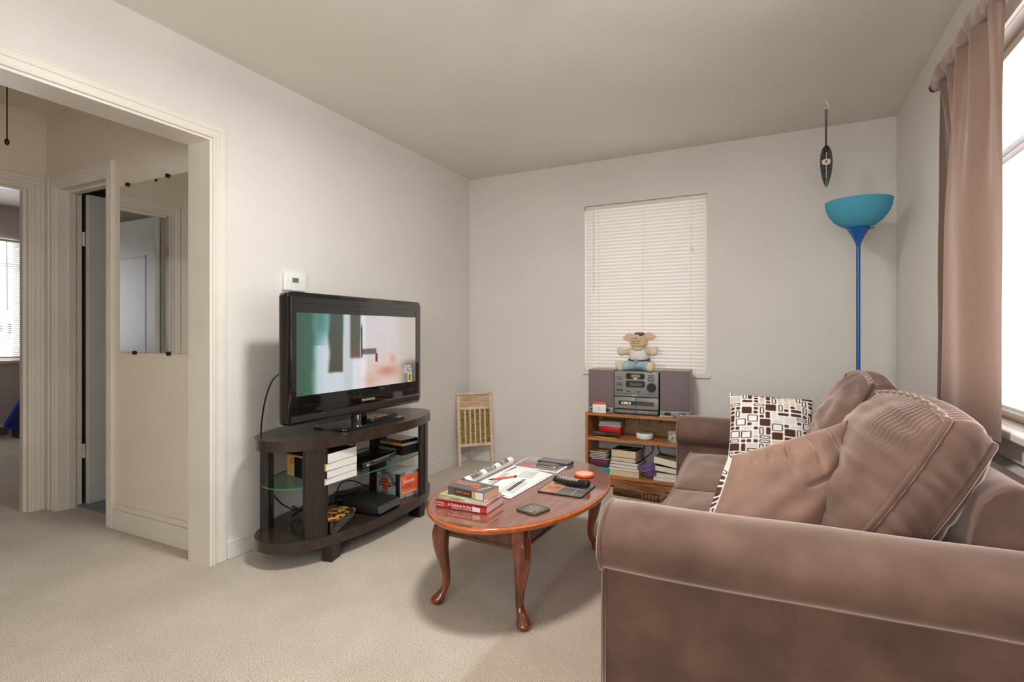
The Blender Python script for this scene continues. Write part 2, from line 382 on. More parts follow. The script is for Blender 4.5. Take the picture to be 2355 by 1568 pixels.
# baseboards
def bboard(name, a, b, mat=None, ax='x', sgn=1):
    (x0, y0), (x1, y1) = a, b
    return struct(finish(name, B(((x0, y0, 0), (x1, y1, .07)), ((x0, y0, .07), (x1, y1, .085)), bev=.003), mat or M['wall']))
bboard('baseboard_left', (XL, OP[1] + .076), (XL + .012, YB - .012))
bboard('baseboard_back', (XL, YB - .012), (XR, YB))
bboard('baseboard_right', (XR - .012, YF + .012), (XR, YB - .012))
bboard('baseboard_front', (XL, YF), (XR, YF + .012))
struct(finish('baseboard_hall', B(((D1[1] + .076, HY - .02, 0), (XL - TH - .013, HY, .11)), ((D1[1] + .076, HY - .012, .11), (XL - TH - .013, HY, .14)), bev=.004), M['trim']))

# ------------------------------------------------------------------ windows
def window(name, axis, c_in, c_out, u0, u1, z0, z1, meeting, t=.045):
    """sash window in a hole; c_in = inner wall face, c_out further out; returns frame object"""
    d = c_out - c_in; m0 = c_in + d * .55; m1 = c_in + d * .85; z0 += .0006; z1 -= .0006; u0 += .0006; u1 -= .0006; mh = .025 if meeting > z0 + .1 else 0
    def bx(u_a, u_b, za, zb, a=m0, b_=m1):
        a, b_ = sorted((a, b_)); return ((a, u_a, za), (b_, u_b, zb)) if axis == 'x' else ((u_a, a, za), (u_b, b_, zb))
    fr = struct(finish(name, B(bx(u0, u0 + t, z0, z1), bx(u1 - t, u1, z0, z1), bx(u0 + t, u1 - t, z1 - t, z1), bx(u0 + t, u1 - t, z0, z0 + t),
                               *([bx(u0 + t, u1 - t, meeting - .025, meeting + .025)] if mh else []), bev=.003), M['trim']))
    mid = (m0 + m1) / 2
    finish('pane', B(*([bx(u0 + t, u1 - t, z0 + t, meeting - mh, mid - .002, mid + .002)] if mh else []), bx(u0 + t, u1 - t, (meeting + mh) if mh else z0 + t, z1 - t, mid - .002, mid + .002)), M['glass'], fr)
    return fr
w1 = window('window_1', 'y', YB, YB + .15, *W1, 0, t=.02)
w2 = window('window_2', 'x', XR, XR + .10, *W2, 1.72)
w3 = window('window_3', 'x', -7.5, -7.62, *W3, 1.86)
w4 = window('added_window_4', 'y', YF, YF - .15, *W4, 1.45)
struct(finish('trim_7', B(((W1[0] - .012, YB - .02, .782), (W1[1] + .02, YB - .0005, .8015)), ((W1[0] + .001, YB - .0005, .79), (W1[1] - .001, YB + .08, .8015)), bev=.001), M['trim']))
struct(finish('trim_8', B(((XR - .045, W2[0] - .05, .775), (XR - .0005, W2[1] + .04, .802)), ((XR - .0005, W2[0] + .001, .79), (XR + .054, W2[1] - .001, .802)), ((XR - .014, W2[0], .70), (XR, W2[1], .775)), bev=.006), M['trim']))
struct(finish('trim_9', B(((-7.4995, W3[0] - .03, .77), (-7.46, W3[1] + .03, .802)), ((-7.56, W3[0] + .001, .79), (-7.4995, W3[1] - .001, .802)), ((-7.52, W3[1], .8), (-7.49, W3[1] + .012, W3[3])), bev=.004), M['trim']))
struct(finish('trim_10', B(((XR - .004, W2[0] - .05, W2[3] - .004), (XR + .099, W2[1] + .05, W2[3] - .0005)), ((XR - .016, W2[0] - .07, W2[3] - .004), (XR - .0005, W2[1] + .07, W2[3] + .055)), bev=.001), M['trim']))

def blind(label, axis, c, u0, u1, ztop, zbot, mat, angle, pitch=.0215, wslat=.025, wand=None, cord=None, railh=.028, sgn=-1):
    """horizontal slat blind. c = centre plane coordinate; sgn = direction of the room"""
    P = (lambda u, cc, z: (cc, u, z)) if axis == 'x' else (lambda u, cc, z: (u, cc, z))
    um = (u0 + u1) / 2; root = thing('window_blind', label, 'blind', P(um, c, ztop))
    L = lambda u, cc, z: P(u - um, cc, z - ztop)
    def lb(u_a, u_b, ca, cb, za, zb):
        a, b_ = L(u_a, ca, za), L(u_b, cb, zb); return (tuple(min(p, q) for p, q in zip(a, b_)), tuple(max(p, q) for p, q in zip(a, b_)))
    finish('head_rail', B(lb(u0, u1, -.014, .014, ztop - railh, ztop), bev=.002), M['trim'], root)
    finish('bottom_rail', B(lb(u0, u1, -.011, .011, zbot, zbot + .014), bev=.003), M['trim'], root)
    bm = bmesh.new(); z = zbot + .026; ca, sa = cos(angle), sin(angle)
    while z < ztop - railh + .004:
        prev = None
        for k in range(5):
            s = (k / 4 - .5); q = s * wslat; bow = .0034 * (1 - (2 * s) ** 2)
            cc = sgn * (-q) * ca + sgn * bow * sa; zz = z + q * sa * -1 + bow * ca
            v0 = bm.verts.new(L(u0 + .004, cc, zz)); v1 = bm.verts.new(L(u1 - .004, cc, zz))
            if prev: bm.faces.new((prev[0], prev[1], v1, v0))
            prev = (v0, v1)
        z += pitch
    o = finish('slats', bm, mat, root, smooth=True)
    for f in (.12, .5, .88):
        uu = u0 + (u1 - u0) * f; bm = bmesh.new()
        for cc in (-.0135, .0135): tube(bm, [L(uu, cc, ztop - railh), L(uu, cc, zbot + .01)], .0007, 4)
        finish('ladder_cord', bm, mat, root)
    if wand:
        finish('wand', T([L(wand[0], sgn * .02, ztop - .02), L(wand[0] + .002, sgn * .024, wand[1])], .0032, 8, 0), M['ivory_paper'], root)
    if cord:
        finish('pull_cord', T([L(cord[0], sgn * .02, ztop - .02), L(cord[0], sgn * .022, cord[1])], .0012, 6, 0), M['white_plastic'], root)
        bm = lathe([(.002, .0), (.006, -.004), (.009, -.026), (.0085, -.03)], 12)
        bmesh.ops.translate(bm, verts=bm.verts, vec=Vector(L(cord[0], sgn * .022, cord[1])))
        finish('cord_tassel', bm, M['white_plastic'], root, smooth=True)
    return root
blind('closed cream slat blind over the window behind the stereo', 'y', YB + .02, W1[0] + .006, W1[1] - .006, 2.09, .806, M['slat'], R(66), pitch=.0262, wslat=.029, wand=(-1.262, 1.42), cord=(-.528, 1.72))
blind('bright open white blind in the right window beside the brown curtain', 'x', XR + .05, W2[0] + .006, W2[1] - .006, 2.075, .818, M['slat_white'], R(24), pitch=.024, wslat=.026)
blind('open white blind in the far bedroom window seen through the doorway', 'x', -7.47, W3[0] + .0, W3[1] - .005, 2.12, .83, M['slat_white'], R(30), pitch=.0235, sgn=1, wand=(2.70, 1.35))

# lettering on the sign across the street, seen through the bedroom blind
sg = thing('street_sign', 'white shop sign with blue letters seen through the bedroom blind', 'sign', (-9.2, 3.2, 1.05))
finish('sign_board', B(((-.04, -1.1, -.25), (0, .45, .4)), bev=.004), plain((235, 238, 242), .6), sg)
text_obj('sign_letters', 'OE', .23, plain((20, 90, 150), .5), sg, (.004, .04, .10), (R(90), 0, R(90)), .002, 2.0)

# ------------------------------------------------------------------ doors
dr = struct(finish('door_1', B(((-.0175, 0, .012), (.0175, .55, 1.985)), bev=.002), M['door'], loc=(D1[0] + .035, HY + .14, 0)))
def hinge(parent, loc, rot=(0, 0, 0)):
    bm = bmesh.new()
    tube(bm, [(0, 0, -.045), (0, 0, .045)], .006, 8)
    for k in range(5): box(bm, (-.007, -.007, -.045 + k * .019), (.007, .007, -.045 + k * .019 + .012), .002, 1)
    box(bm, (-.028, -.002, -.042), (.0, .001, .042))
    return finish('hinge', bm, M['trim'], parent, loc=loc, rot=rot)
for z in (.35, 1.70): hinge(dr, (-.012, -.012, z))
d2 = struct(finish('door_2', B(((-.70, -.0175, .012), (0, .0175, 1.985)), bev=.002), M['door'], loc=(HXE - .115, D2[0] + .03, 0)))
bm = bmesh.new()
for a, b_ in (((-.58, .0175, .2), (-.12, .022, 1.70)),): 
    x0, y0, z0 = a; x1, y1, z1 = b_
    for q in (((x0, y0, z0), (x1, y1, z0 + .012)), ((x0, y0, z1 - .012), (x1, y1, z1)), ((x0, y0, z0), (x0 + .012, y1, z1)), ((x1 - .012, y0, z0), (x1, y1, z1))): box(bm, q[0], q[1], .002, 1)
finish('panel_moulding', bm, M['door'], d2)
for z in (.3, 1.72): hinge(d2, (.008, .02, z), (0, 0, R(180)))

# ------------------------------------------------------------------ mirror, pull chain, thermostat
mr = thing('wall_mirror', 'frameless rectangular mirror on clips on the hall wall', 'mirror', (-2.93, HY, .995))
finish('mirror_glass', B(((-.34, -.009, 0), (.34, -.004, .923)), bev=.001), M['mirror'], mr)
finish('backing', B(((-.338, -.004, .002), (.338, -.0005, .921))), M['black_matte'], mr)
for cx_, cz in ((-.265, .925), (.10, .925), (-.2, -.002), (.105, -.002)):
    bm = bmesh.new(); tube(bm, [(cx_, -.001, cz), (cx_, -.016, cz)], .011, 12); tube(bm, [(cx_, -.016, cz), (cx_, -.019, cz)], .007, 12)
    finish('mirror_clip', bm, M['bronze'], mr, smooth=True, angle=40)
pc = thing('pull_chain', 'dark pull chain with a small knob hanging from the hall ceiling', 'chain', (-3.585, 1.3, HZ))
finish('chain', T([(0, 0, 0), (.0, 0, -.345)], .0028, 6, 0), M['bronze'], pc)
finish('knob', lathe([(.002, -.342), (.008, -.35), (.011, -.362), (.008, -.374), (.003, -.38)], 12), M['bronze'], pc, smooth=True)
th = thing('thermostat', 'white wall thermostat with a small display above the television', 'thermostat', (XL, 2.082, 1.332))
finish('housing', B(((0, -.072, 0), (.026, .072, .098)), bev=.006, seg=3), M['white_plastic'], th, smooth=True, angle=40)
finish('display', B(((.026, -.026, .046), (.0272, .018, .072)), bev=.001), plain((120, 126, 100), .2), th)
text_obj('display_digits', '72', .018, M['black'], th, (.0274, -.003, .059), (R(90), 0, R(90)), .0002)
finish('button', B(((.026, .03, .05), (.029, .042, .057)), ((.026, .03, .06), (.029, .042, .067)), bev=.001), M['white_plastic'], th)

# ------------------------------------------------------------------ feather ornament
fo = thing('feather_ornament', 'grey feather ornament hanging on a dark cord from the ceiling', 'ornament', (.269, 3.51, HC))
finish('ceiling_hook', T([(0, 0, 0), (0, 0, -.02), (.012, 0, -.035), (.012, 0, -.05), (0, 0, -.055), (-.006, 0, -.045)], .0035, 8), M['white_plastic'], fo, smooth=True)
bm = bmesh.new(); tube(bm, [(-.004, 0, -.05), (-.003, 0, -.28)], .0022, 6); tube(bm, [(.004, 0, -.05), (.001, 0, -.28)], .0022, 6)
finish('cord', bm, plain((58, 44, 38), .8), fo)
bm = bmesh.new(); N = 14
for sd in (-1, 1):
    prev = None
    for k in range(N + 1):
        t = k / N; z = -.275 - .235 * t; wd = .031 * (sin(pi * min(1, t * 1.02) ** .75) ** .6 if 0 < t < .98 else .05)
        a = bm.verts.new((0, .003 if 1 else 0, z)); e = bm.verts.new((sd * wd, -.006 + .004 * sin(9 * t), z + .012 * (1 - t))); c = bm.verts.new((sd * wd * .5, -.004, z + .006))
        if prev: bm.faces.new((prev[0], prev[1], c, a)); bm.faces.new((prev[1], prev[2], e, c))
        prev = (a, c, e)
bmesh.ops.solidify(bm, geom=bm.faces[:], thickness=.0015)
finish('feather', bm, noise_mat('feather_grey', (70, 68, 66), (120, 116, 112), 60, .8, stretch=(1, 1, 3)), fo)
finish('quill', T([(0, -.004, -.27), (0, -.006, -.4), (0, -.003, -.505)], .0016, 6), M['ivory_paper'], fo)
bm = bmesh.new(); ellipsoid(bm, (0, -.004, -.36), (.027, .003, .018)); finish('painted_band', bm, plain((215, 210, 200), .7), fo, smooth=True)
bm = bmesh.new(); ellipsoid(bm, (0, -.008, -.36), (.006, .003, .009)); finish('bead', bm, plain((170, 110, 50), .3), fo, smooth=True)
bm = bmesh.new(); ellipsoid(bm, (0, -.002, -.285), (.013, .01, .022)); finish('feather_tuft', bm, M['black_matte'], fo, smooth=True)
bm = bmesh.new(); ellipsoid(bm, (.004, -.008, -.475), (.010, .002, .018)); finish('green_patch', bm, plain((40, 100, 70), .4), fo, smooth=True)

# ------------------------------------------------------------------ floor lamp
fl = thing('floor_lamp', 'blue torchiere floor lamp with a turquoise bowl shade in the corner', 'lamp', (.43, 3.56, 0))
finish('base', lathe([(.13, 0), (.13, .012), (.12, .022), (.03, .035), (.014, .05)], 40), M['blue_lamp'], fl, smooth=True, angle=40)
finish('pole', T([(0, 0, .04), (0, 0, 1.60)], .0105, 14, 0), M['blue_lamp'], fl, smooth=True, angle=40)
finish('socket_cone', lathe([(.011, 1.595), (.014, 1.61), (.034, 1.655), (.058, 1.695), (.056, 1.70)], 32), M['blue_lamp'], fl, smooth=True, angle=50)
finish('switch', T([(.045, -.03, 1.685), (.07, -.045, 1.685)], .0035, 8, 0), M['blue_lamp'], fl)
bm = lathe([(.05, 1.697), (.085, 1.712), (.118, 1.738), (.145, 1.775), (.160, 1.815), (.165, 1.848), (.161, 1.848), (.156, 1.815), (.141, 1.778), (.114, 1.743), (.083, 1.718), (.05, 1.703)], 48, cap=False)
finish('shade', bm, M['shade'], fl, smooth=True, angle=60)

# ------------------------------------------------------------------ curtain
rod = thing('curtain_rod', 'dark metal curtain rod above the right window', 'curtain rod', (.595, 2.72, 2.115))
finish('rod', T([(0, 0, 0), (0, -2.65, 0)], .0105, 12, 0), M['bronze'], rod, smooth=True, angle=40)
finish('bracket', B(((-.006, -.10, -.012), (XR - .595, -.085, .006)), bev=.002), M['bronze'], rod)
bm = bmesh.new(); ellipsoid(bm, (0, .012, 0), (.019, .02, .019)); finish('finial', bm, M['bronze'], rod, smooth=True)
cu_ = thing('curtain', 'brown satin curtain panel gathered at the side of the right window', 'curtain', (.595, 2.40, .62))
def curtain_pt(s, z):
    # s 0..1 from the corner side to the window side
    t = max(0, min(1, (z - .62) / 1.50))            # 0 bottom, 1 top
    y_b = 2.74 - .66 * s; y_t = 2.70 - .68 * s
    y = y_b + (y_t - y_b) * t
    # lower: narrow recessed fold then a broad fold towards the window
    if s < .34: xb = .605 + .045 * sin(pi * (s / .34)) ** .8
    elif s < .40: xb = .605 - .05 * ((s - .34) / .06)
    else:
        q = (s - .40) / .60; xb = .555 + .055 * q ** 1.4 + .010 * sin(q * 9 + 1.5 * t)
    xt = .595 + .021 * sin(s * 2 * pi * 5.0 + .6) + .005 * sin(s * 2 * pi * 11)
    g = max(0, (t - .55) / .45) ** 1.7
    x = xb * (1 - g) + xt * g
    x += .004 * mnoise.noise(Vector((s * 5, z * 2.5, 3)))
    return Vector((x, y, z))
bm = bmesh.new(); NS, NZ = 90, 60; grid = []
for j in range(NZ + 1):
    z = .77 + 1.325 * j / NZ; row = []
    for i in range(NS + 1):
        p = curtain_pt(i / NS, z); row.append(bm.verts.new(p - Vector((.595, 2.40, .62))))
    grid.append(row)
for j in range(NZ):
    for i in range(NS): bm.faces.new((grid[j][i], grid[j][i + 1], grid[j + 1][i + 1], grid[j + 1][i]))
bmesh.ops.solidify(bm, geom=bm.faces[:], thickness=.003)
finish('curtain_panel', bm, M['curtain'], cu_, smooth=True)
bm = bmesh.new(); NS = 160; rings = []
for i in range(NS + 1):
    s = i / NS; y = .305 - .675 * s; ruf = .007 * sin(s * 2 * pi * 5.0 + .6) + .003 * sin(s * 61); lift_ = .006 * sin(s * 37 + 1)
    rings.append([bm.verts.new((ruf * (1 - .4 * (sin(a) > .5)) + (.024 + .003 * sin(s * 47)) * cos(a), y, 1.497 + (.030 if sin(a) < 0 else .044 + lift_) * sin(a))) for a in [2 * pi * k / 16 for k in range(16)]])
for a, c in zip(rings, rings[1:]):
    for k in range(16): bm.faces.new((a[k], a[(k + 1) % 16], c[(k + 1) % 16], c[k]))
finish('rod_pocket', bm, M['curtain'], cu_, smooth=True)

# ------------------------------------------------------------------ sofa
sofa = thing('sofa', 'brown velvet loveseat with rolled arms and pleated back cushions', 'sofa', (-.43, 1.50, 0), (0, 0, R(2.5)))
SM = M['sofa']
def sweep_x(profile, xs, scale=None, taper=None):
    """closed (y,z) profile swept along x"""
    bm = bmesh.new(); rings = []
    cy = sum(p[0] for p in profile) / len(profile); cz = sum(p[1] for p in profile) / len(profile)
    for x, s in xs: rings.append([bm.verts.new((x, cy + (p[0] - cy) * s, cz + (p[1] - cz) * s)) for p in profile])
    n = len(profile)
    for a, c in zip(rings, rings[1:]):
        for k in range(n): bm.faces.new((a[k], a[(k + 1) % n], c[(k + 1) % n], c[k]))
    bm.faces.new(rings[0][::-1]); bm.faces.new(rings[-1]); return bm
def arm_profile(c, out):
    """out=-1: outer side towards -y. roll over a flat panel"""
    pts = []
    for k in range(25):
        a = R(222) - R(264) * k / 24
        pts.append((c + out * -1 * .135 * cos(a), .520 + .090 * sin(a)))
    pan_ = [(c + out * -.085, .44), (c + out * -.085, .07)]
    # inner side lower, outer side lower
    inner = [(c - out * .10, .43), (c - out * .10, .07)]
    outer = [(c + out * .074, .07), (c + out * .074, .440), (c + out * .080, .450)]
    return outer + pts + inner
def mk_arm(c, out):
    prof = arm_profile(c, out)
    xs = [(-.005, .93), (.0, .965), (.008, .99), (.02, 1.0)] + [(.02 + 1.02 * k / 14, 1.0) for k in range(1, 15)]
    bm = sweep_x(prof, xs)
    for v in bm.verts:
        nn = mnoise.noise(Vector((v.co.x * 4, v.co.y * 6, v.co.z * 5)))
        if v.co.z > .44: v.co.z += .004 * nn; v.co.y += .004 * nn
    a = finish('arm', bm, SM, sofa, smooth=True, angle=50)
    cyp = sum(p[0] for p in prof) / len(prof); czp = sum(p[1] for p in prof) / len(prof)
    loop = [Vector((.004, cyp + (p[0] - cyp) * 1.0, czp + (p[1] - czp) * 1.0)) for p in prof]
    bm = bmesh.new(); tube(bm, loop, .0055, 8); finish('piping', bm, SM, a, smooth=True)
    return a
mk_arm(0, -1); mk_arm(1.77, 1)
# base rail
finish('base', B(((.06, .10, .07), (.93, 1.67, .29)), bev=.012), SM, sofa, smooth=True, angle=40)
# back frame
prof = [(.82, .28), (.845, .50), (.87, .66), (.895, .712), (.93, .738), (.965, .738), (1.005, .715), (1.025, .67), (1.025, .07), (.84, .07)]
bm = bmesh.new(); rings = []
ys = [.09, .095, .11] + [.10 + 1.57 * k / 20 for k in range(1, 20)] + [1.67, 1.69, 1.70]
pc_ = [spl for spl in spline([(x, 0, z) for x, z in prof], 4)]
for i, y in enumerate(ys):
    s = {0: .97, 1: .985, len(ys) - 1: .95, len(ys) - 2: .985}.get(i, 1.0)
    rings.append([bm.verts.new((.92 + (p.x - .92) * s, y, .45 + (p.z - .45) * s + .004 * mnoise.noise(Vector((p.x * 8, y * 5, p.z * 5))))) for p in pc_])
n = len(pc_)
for a, c in zip(rings, rings[1:]):
    for k in range(n): bm.faces.new((a[k], a[(k + 1) % n], c[(k + 1) % n], c[k]))
bm.faces.new(rings[0][::-1]); bm.faces.new(rings[-1])
finish('back', bm, SM, sofa, smooth=True, angle=50)
for (x, y) in ((.07, -.02), (.07, 1.79), (.9, -.02), (.9, 1.79)):
    finish('foot', lathe([(.018, 0), (.028, .072)], 16, x, y), M['espresso'], sofa, smooth=True, angle=40)

def cushion(name, Wd, Ln, Tk, bf, bb, mtx, parent, pleat=0.0, seed=1, piping=.0065, corner=.12, side_bulge=.02, wr=.006, topround=0.0):
    """boxed cushion. local: x = width, y = length(up), z = thickness. two piped edges joined by a boxing strip."""
    bm = bmesh.new(); NX, NY = (150, 60) if pleat else (50, 50)
    def outline(s, t):      # squircle map
        k = corner
        x = s * (1 - k * t * t * .5); y = t * (1 - (k + 0.0) * s * s * .5)
        return x * Wd / 2, y * Ln / 2
    def disp(s, t, sd):
        e = max(abs(s), abs(t)); v = 0
        v += wr * mnoise.noise(Vector((s * 2.2 + seed, t * 2.6, sd * 3 + seed))) * (1 - e ** 4)
        v += wr * .7 * mnoise.noise(Vector((s * 1.3 + seed * 2, t * 9, seed + sd))) * (1 - e ** 6)
        if pleat:
            ph = s * 46 + 1.0 * mnoise.noise(Vector((s * 2.5, t * .9, seed)))
            m_ = max(0, t) ** 3.0
            v += pleat * m_ * (abs(sin(ph)) ** .7 - .6) * (1 - .4 * e ** 10) * (.75 + .6 * mnoise.noise(Vector((s * 4, t * 4, seed + 5))))
            v += pleat * .4 * max(0, abs(s)) ** 3 * (abs(sin(t * 13 + seed)) ** .7 - .5) * (1 - m_)
        return v
    def surf(s, t, sd, bulge):
        x, y = outline(s, t)
        f = ((1 - abs(s) ** 2.6) * (1 - abs(t) ** 2.6)) ** (.75 if sd > 0 or not pleat else .45)
        return Vector((x, y, sd * (Tk / 2 + bulge * f + (disp(s, t, sd) if f > 0 else 0))))
    G = {}
    for sd, bu in ((1, bf), (-1, bb)):
        for j in range(NY + 1):
            for i in range(NX + 1):
                s = -1 + 2 * i / NX; t = -1 + 2 * j / NY
                G[sd, i, j] = bm.verts.new(mtx @ surf(s, t, sd, bu))
        for j in range(NY):
            for i in range(NX):
                q = (G[sd, i, j], G[sd, i + 1, j], G[sd, i + 1, j + 1], G[sd, i, j + 1]); bm.faces.new(q if sd > 0 else q[::-1])
    loop = [(i, 0) for i in range(NX)] + [(NX, j) for j in range(NY)] + [(i, NY) for i in range(NX, 0, -1)] + [(0, j) for j in range(NY, 0, -1)]
    K = 8; n = len(loop); cols = []
    for (i, j) in loop:
        s = -1 + 2 * i / NX; t = -1 + 2 * j / NY; x, y = outline(s, t); nv = Vector((x / Wd, y / Ln, 0))
        if abs(s) >= .999 and abs(t) < .999: nv = Vector((s, 0, 0))
        elif abs(t) >= .999 and abs(s) < .999: nv = Vector((0, t, 0))
        else: nv = Vector((s, t, 0)) * .7
        col = [G[1, i, j]]
        for k in range(1, K):
            q = k / K; sb = side_bulge * sin(pi * q)
            pl = 0
            if pleat:
                u_ = s if abs(t) >= .999 else t
                pl = pleat * .9 * (abs(sin(u_ * (46 if abs(t) >= .999 else 17) + 3 * q + 2 * mnoise.noise(Vector((u_ * 3, seed, q))))) - .5) * sin(pi * q) ** .5
                if t <= -.999: pl = 0
            col.append(bm.verts.new(mtx @ (Vector((x, y, Tk / 2 * (1 - 2 * q))) + nv * (sb + pl))))
        col.append(G[-1, i, j]); cols.append(col)
    for a in range(n):
        b_ = (a + 1) % n
        for k in range(K): bm.faces.new((cols[a][k], cols[a][k + 1], cols[b_][k + 1], cols[b_][k]))
    o = finish(name, bm, SM, parent, smooth=True)
    if piping:
        for sd in (1, -1):
            pts = []
            for idx, (i, j) in enumerate(loop):
                s = -1 + 2 * i / NX; t = -1 + 2 * j / NY; x, y = outline(s, t)
                wv = .0022 * sin(idx * .42 + seed) if pleat else 0
                pts.append(mtx @ Vector((x * (1.006), y * 1.006 + wv, sd * (Tk / 2 + .002))))
            pts.append(pts[0]); b2 = bmesh.new(); tube(b2, pts, piping, 7, cap=False); finish('piping', b2, SM, o, smooth=True)
    return o
# seat cushions: width along y, length along x, thickness up
def seat_m(cx_, cy_, cz): return Matrix.Translation((cx_, cy_, cz)) @ Matrix.Rotation(-pi / 2, 4, 'Z')
cushion('seat_cushion', .80, .68, .13, .035, .004, seat_m(.41, .51, .350), sofa, seed=3, wr=.007, corner=.05, piping=.005)
cushion('seat_cushion', .76, .68, .13, .035, .004, seat_m(.41, 1.29, .350), sofa, seed=5, wr=.007, corner=.05, piping=.005)
# back cushions: lean back by 35 degrees. local x-> +y world... thickness +z -> towards the room
def back_m(lx, ly, lz, lean, yaw=0):
    # columns: x axis = -y, y axis = up the lean, z axis = facing front (-x, up)
    up = Vector((sin(lean), 0, cos(lean))); fr = Vector((-cos(lean), 0, sin(lean))); xa = up.cross(fr)
    m_ = Matrix((( xa.x, up.x, fr.x, 0), (xa.y, up.y, fr.y, 0), (xa.z, up.z, fr.z, 0), (0, 0, 0, 1)))
    return Matrix.Translation((lx, ly, lz)) @ Matrix.Rotation(yaw, 4, 'Z') @ m_
cushion('back_cushion', .76, .57, .105, .085, .08, back_m(.738, .515, .628, R(32), R(2)), sofa, pleat=.009, seed=2, side_bulge=.028, wr=.014, corner=.20, piping=.0085)
cushion('back_cushion', .76, .57, .115, .065, .07, back_m(.762, 1.30, .640, R(28), R(-2)), sofa, pleat=.010, seed=8, side_bulge=.028, wr=.014, corner=.20, piping=.0085)

# ------------------------------------------------------------------ throw pillows
def print_rects():
    rnd = random.Random(21); NXc, NYc = 14, 18; used = set(); out = []
    for j in range(NYc):
        for i in range(NXc):
            if (i, j) in used: continue
            w_, h_ = rnd.choice([(1, 1), (2, 1), (1, 1), (1, 2), (2, 1), (2, 2)])
            if i + w_ > NXc or (i + 1, j) in used: w_ = 1
            if j + h_ > NYc: h_ = 1
            cells = [(i + a, j + b_) for a in range(w_) for b_ in range(h_)]
            if any(c in used for c in cells): cells = [(i, j)]; w_ = h_ = 1
            used.update(cells); k = rnd.random()
            kind = 'o' if (w_ * h_ >= 2 and k < .30) else ('b' if k < .70 else ('t' if k < .84 else 'g'))
            out.append((i, j, w_, h_, kind, rnd.uniform(-.06, .06), rnd.uniform(-.06, .06)))
    grid = {}
    for r_ in out:
        for a in range(r_[2]):
            for b_ in range(r_[3]): grid[r_[0] + a, r_[1] + b_] = r_
    return NXc, NYc, grid
PR = print_rects()
def print_col(u, v):
    NXc, NYc, grid = PR; x, y = u * NXc, v * NYc; r_ = grid.get((min(NXc - 1, int(x)), min(NYc - 1, int(y))))
    bgc = (230, 224, 218)
    if not r_: return bgc
    cx_, cy_ = r_[0] + r_[2] / 2 + r_[5], r_[1] + r_[3] / 2 + r_[6]; hw_, hh_ = r_[2] / 2 - .15, r_[3] / 2 - .15; rr_ = .22
    qx, qy = abs(x - cx_) - hw_ + rr_, abs(y - cy_) - hh_ + rr_
    d = math.hypot(max(qx, 0), max(qy, 0)) + min(max(qx, qy), 0) - rr_
    a = max(0, min(1, .5 - d / .10))
    if r_[4] == 'o': a *= max(0, min(1, (d + .17) / .08 + .5)); c = (44, 32, 28)
    else:
        c = {'b': (92, 58, 46), 't': (204, 194, 164), 'g': (212, 210, 210)}[r_[4]]
        if r_[4] == 'b': k = .85 + .3 * mnoise.noise(Vector((u * 160, v * 40, 0))); c = tuple(q * k for q in c)
    return mixc0(bgc, c, a)
def mixc0(a, b_, t): return tuple(p + (q - p) * t for p, q in zip(a, b_))
def pattern_mat():
    m, nt, b = new_mat('geometric_print'); at_ = nt.nodes.new('ShaderNodeAttribute'); at_.attribute_name = 'print'
    nt.links.new(at_.outputs['Color'], b.inputs['Base Color']); setp(b, rough=.85, spec=.2)
    n = nt.nodes.new('ShaderNodeTexNoise'); n.inputs['Scale'].default_value = 700; bp = nt.nodes.new('ShaderNodeBump'); bp.inputs['Strength'].default_value = .3; bp.inputs['Distance'].default_value = .001
    nt.links.new(n.outputs['Fac'], bp.inputs['Height']); nt.links.new(bp.outputs['Normal'], b.inputs['Normal']); return m
M['print'] = pattern_mat()
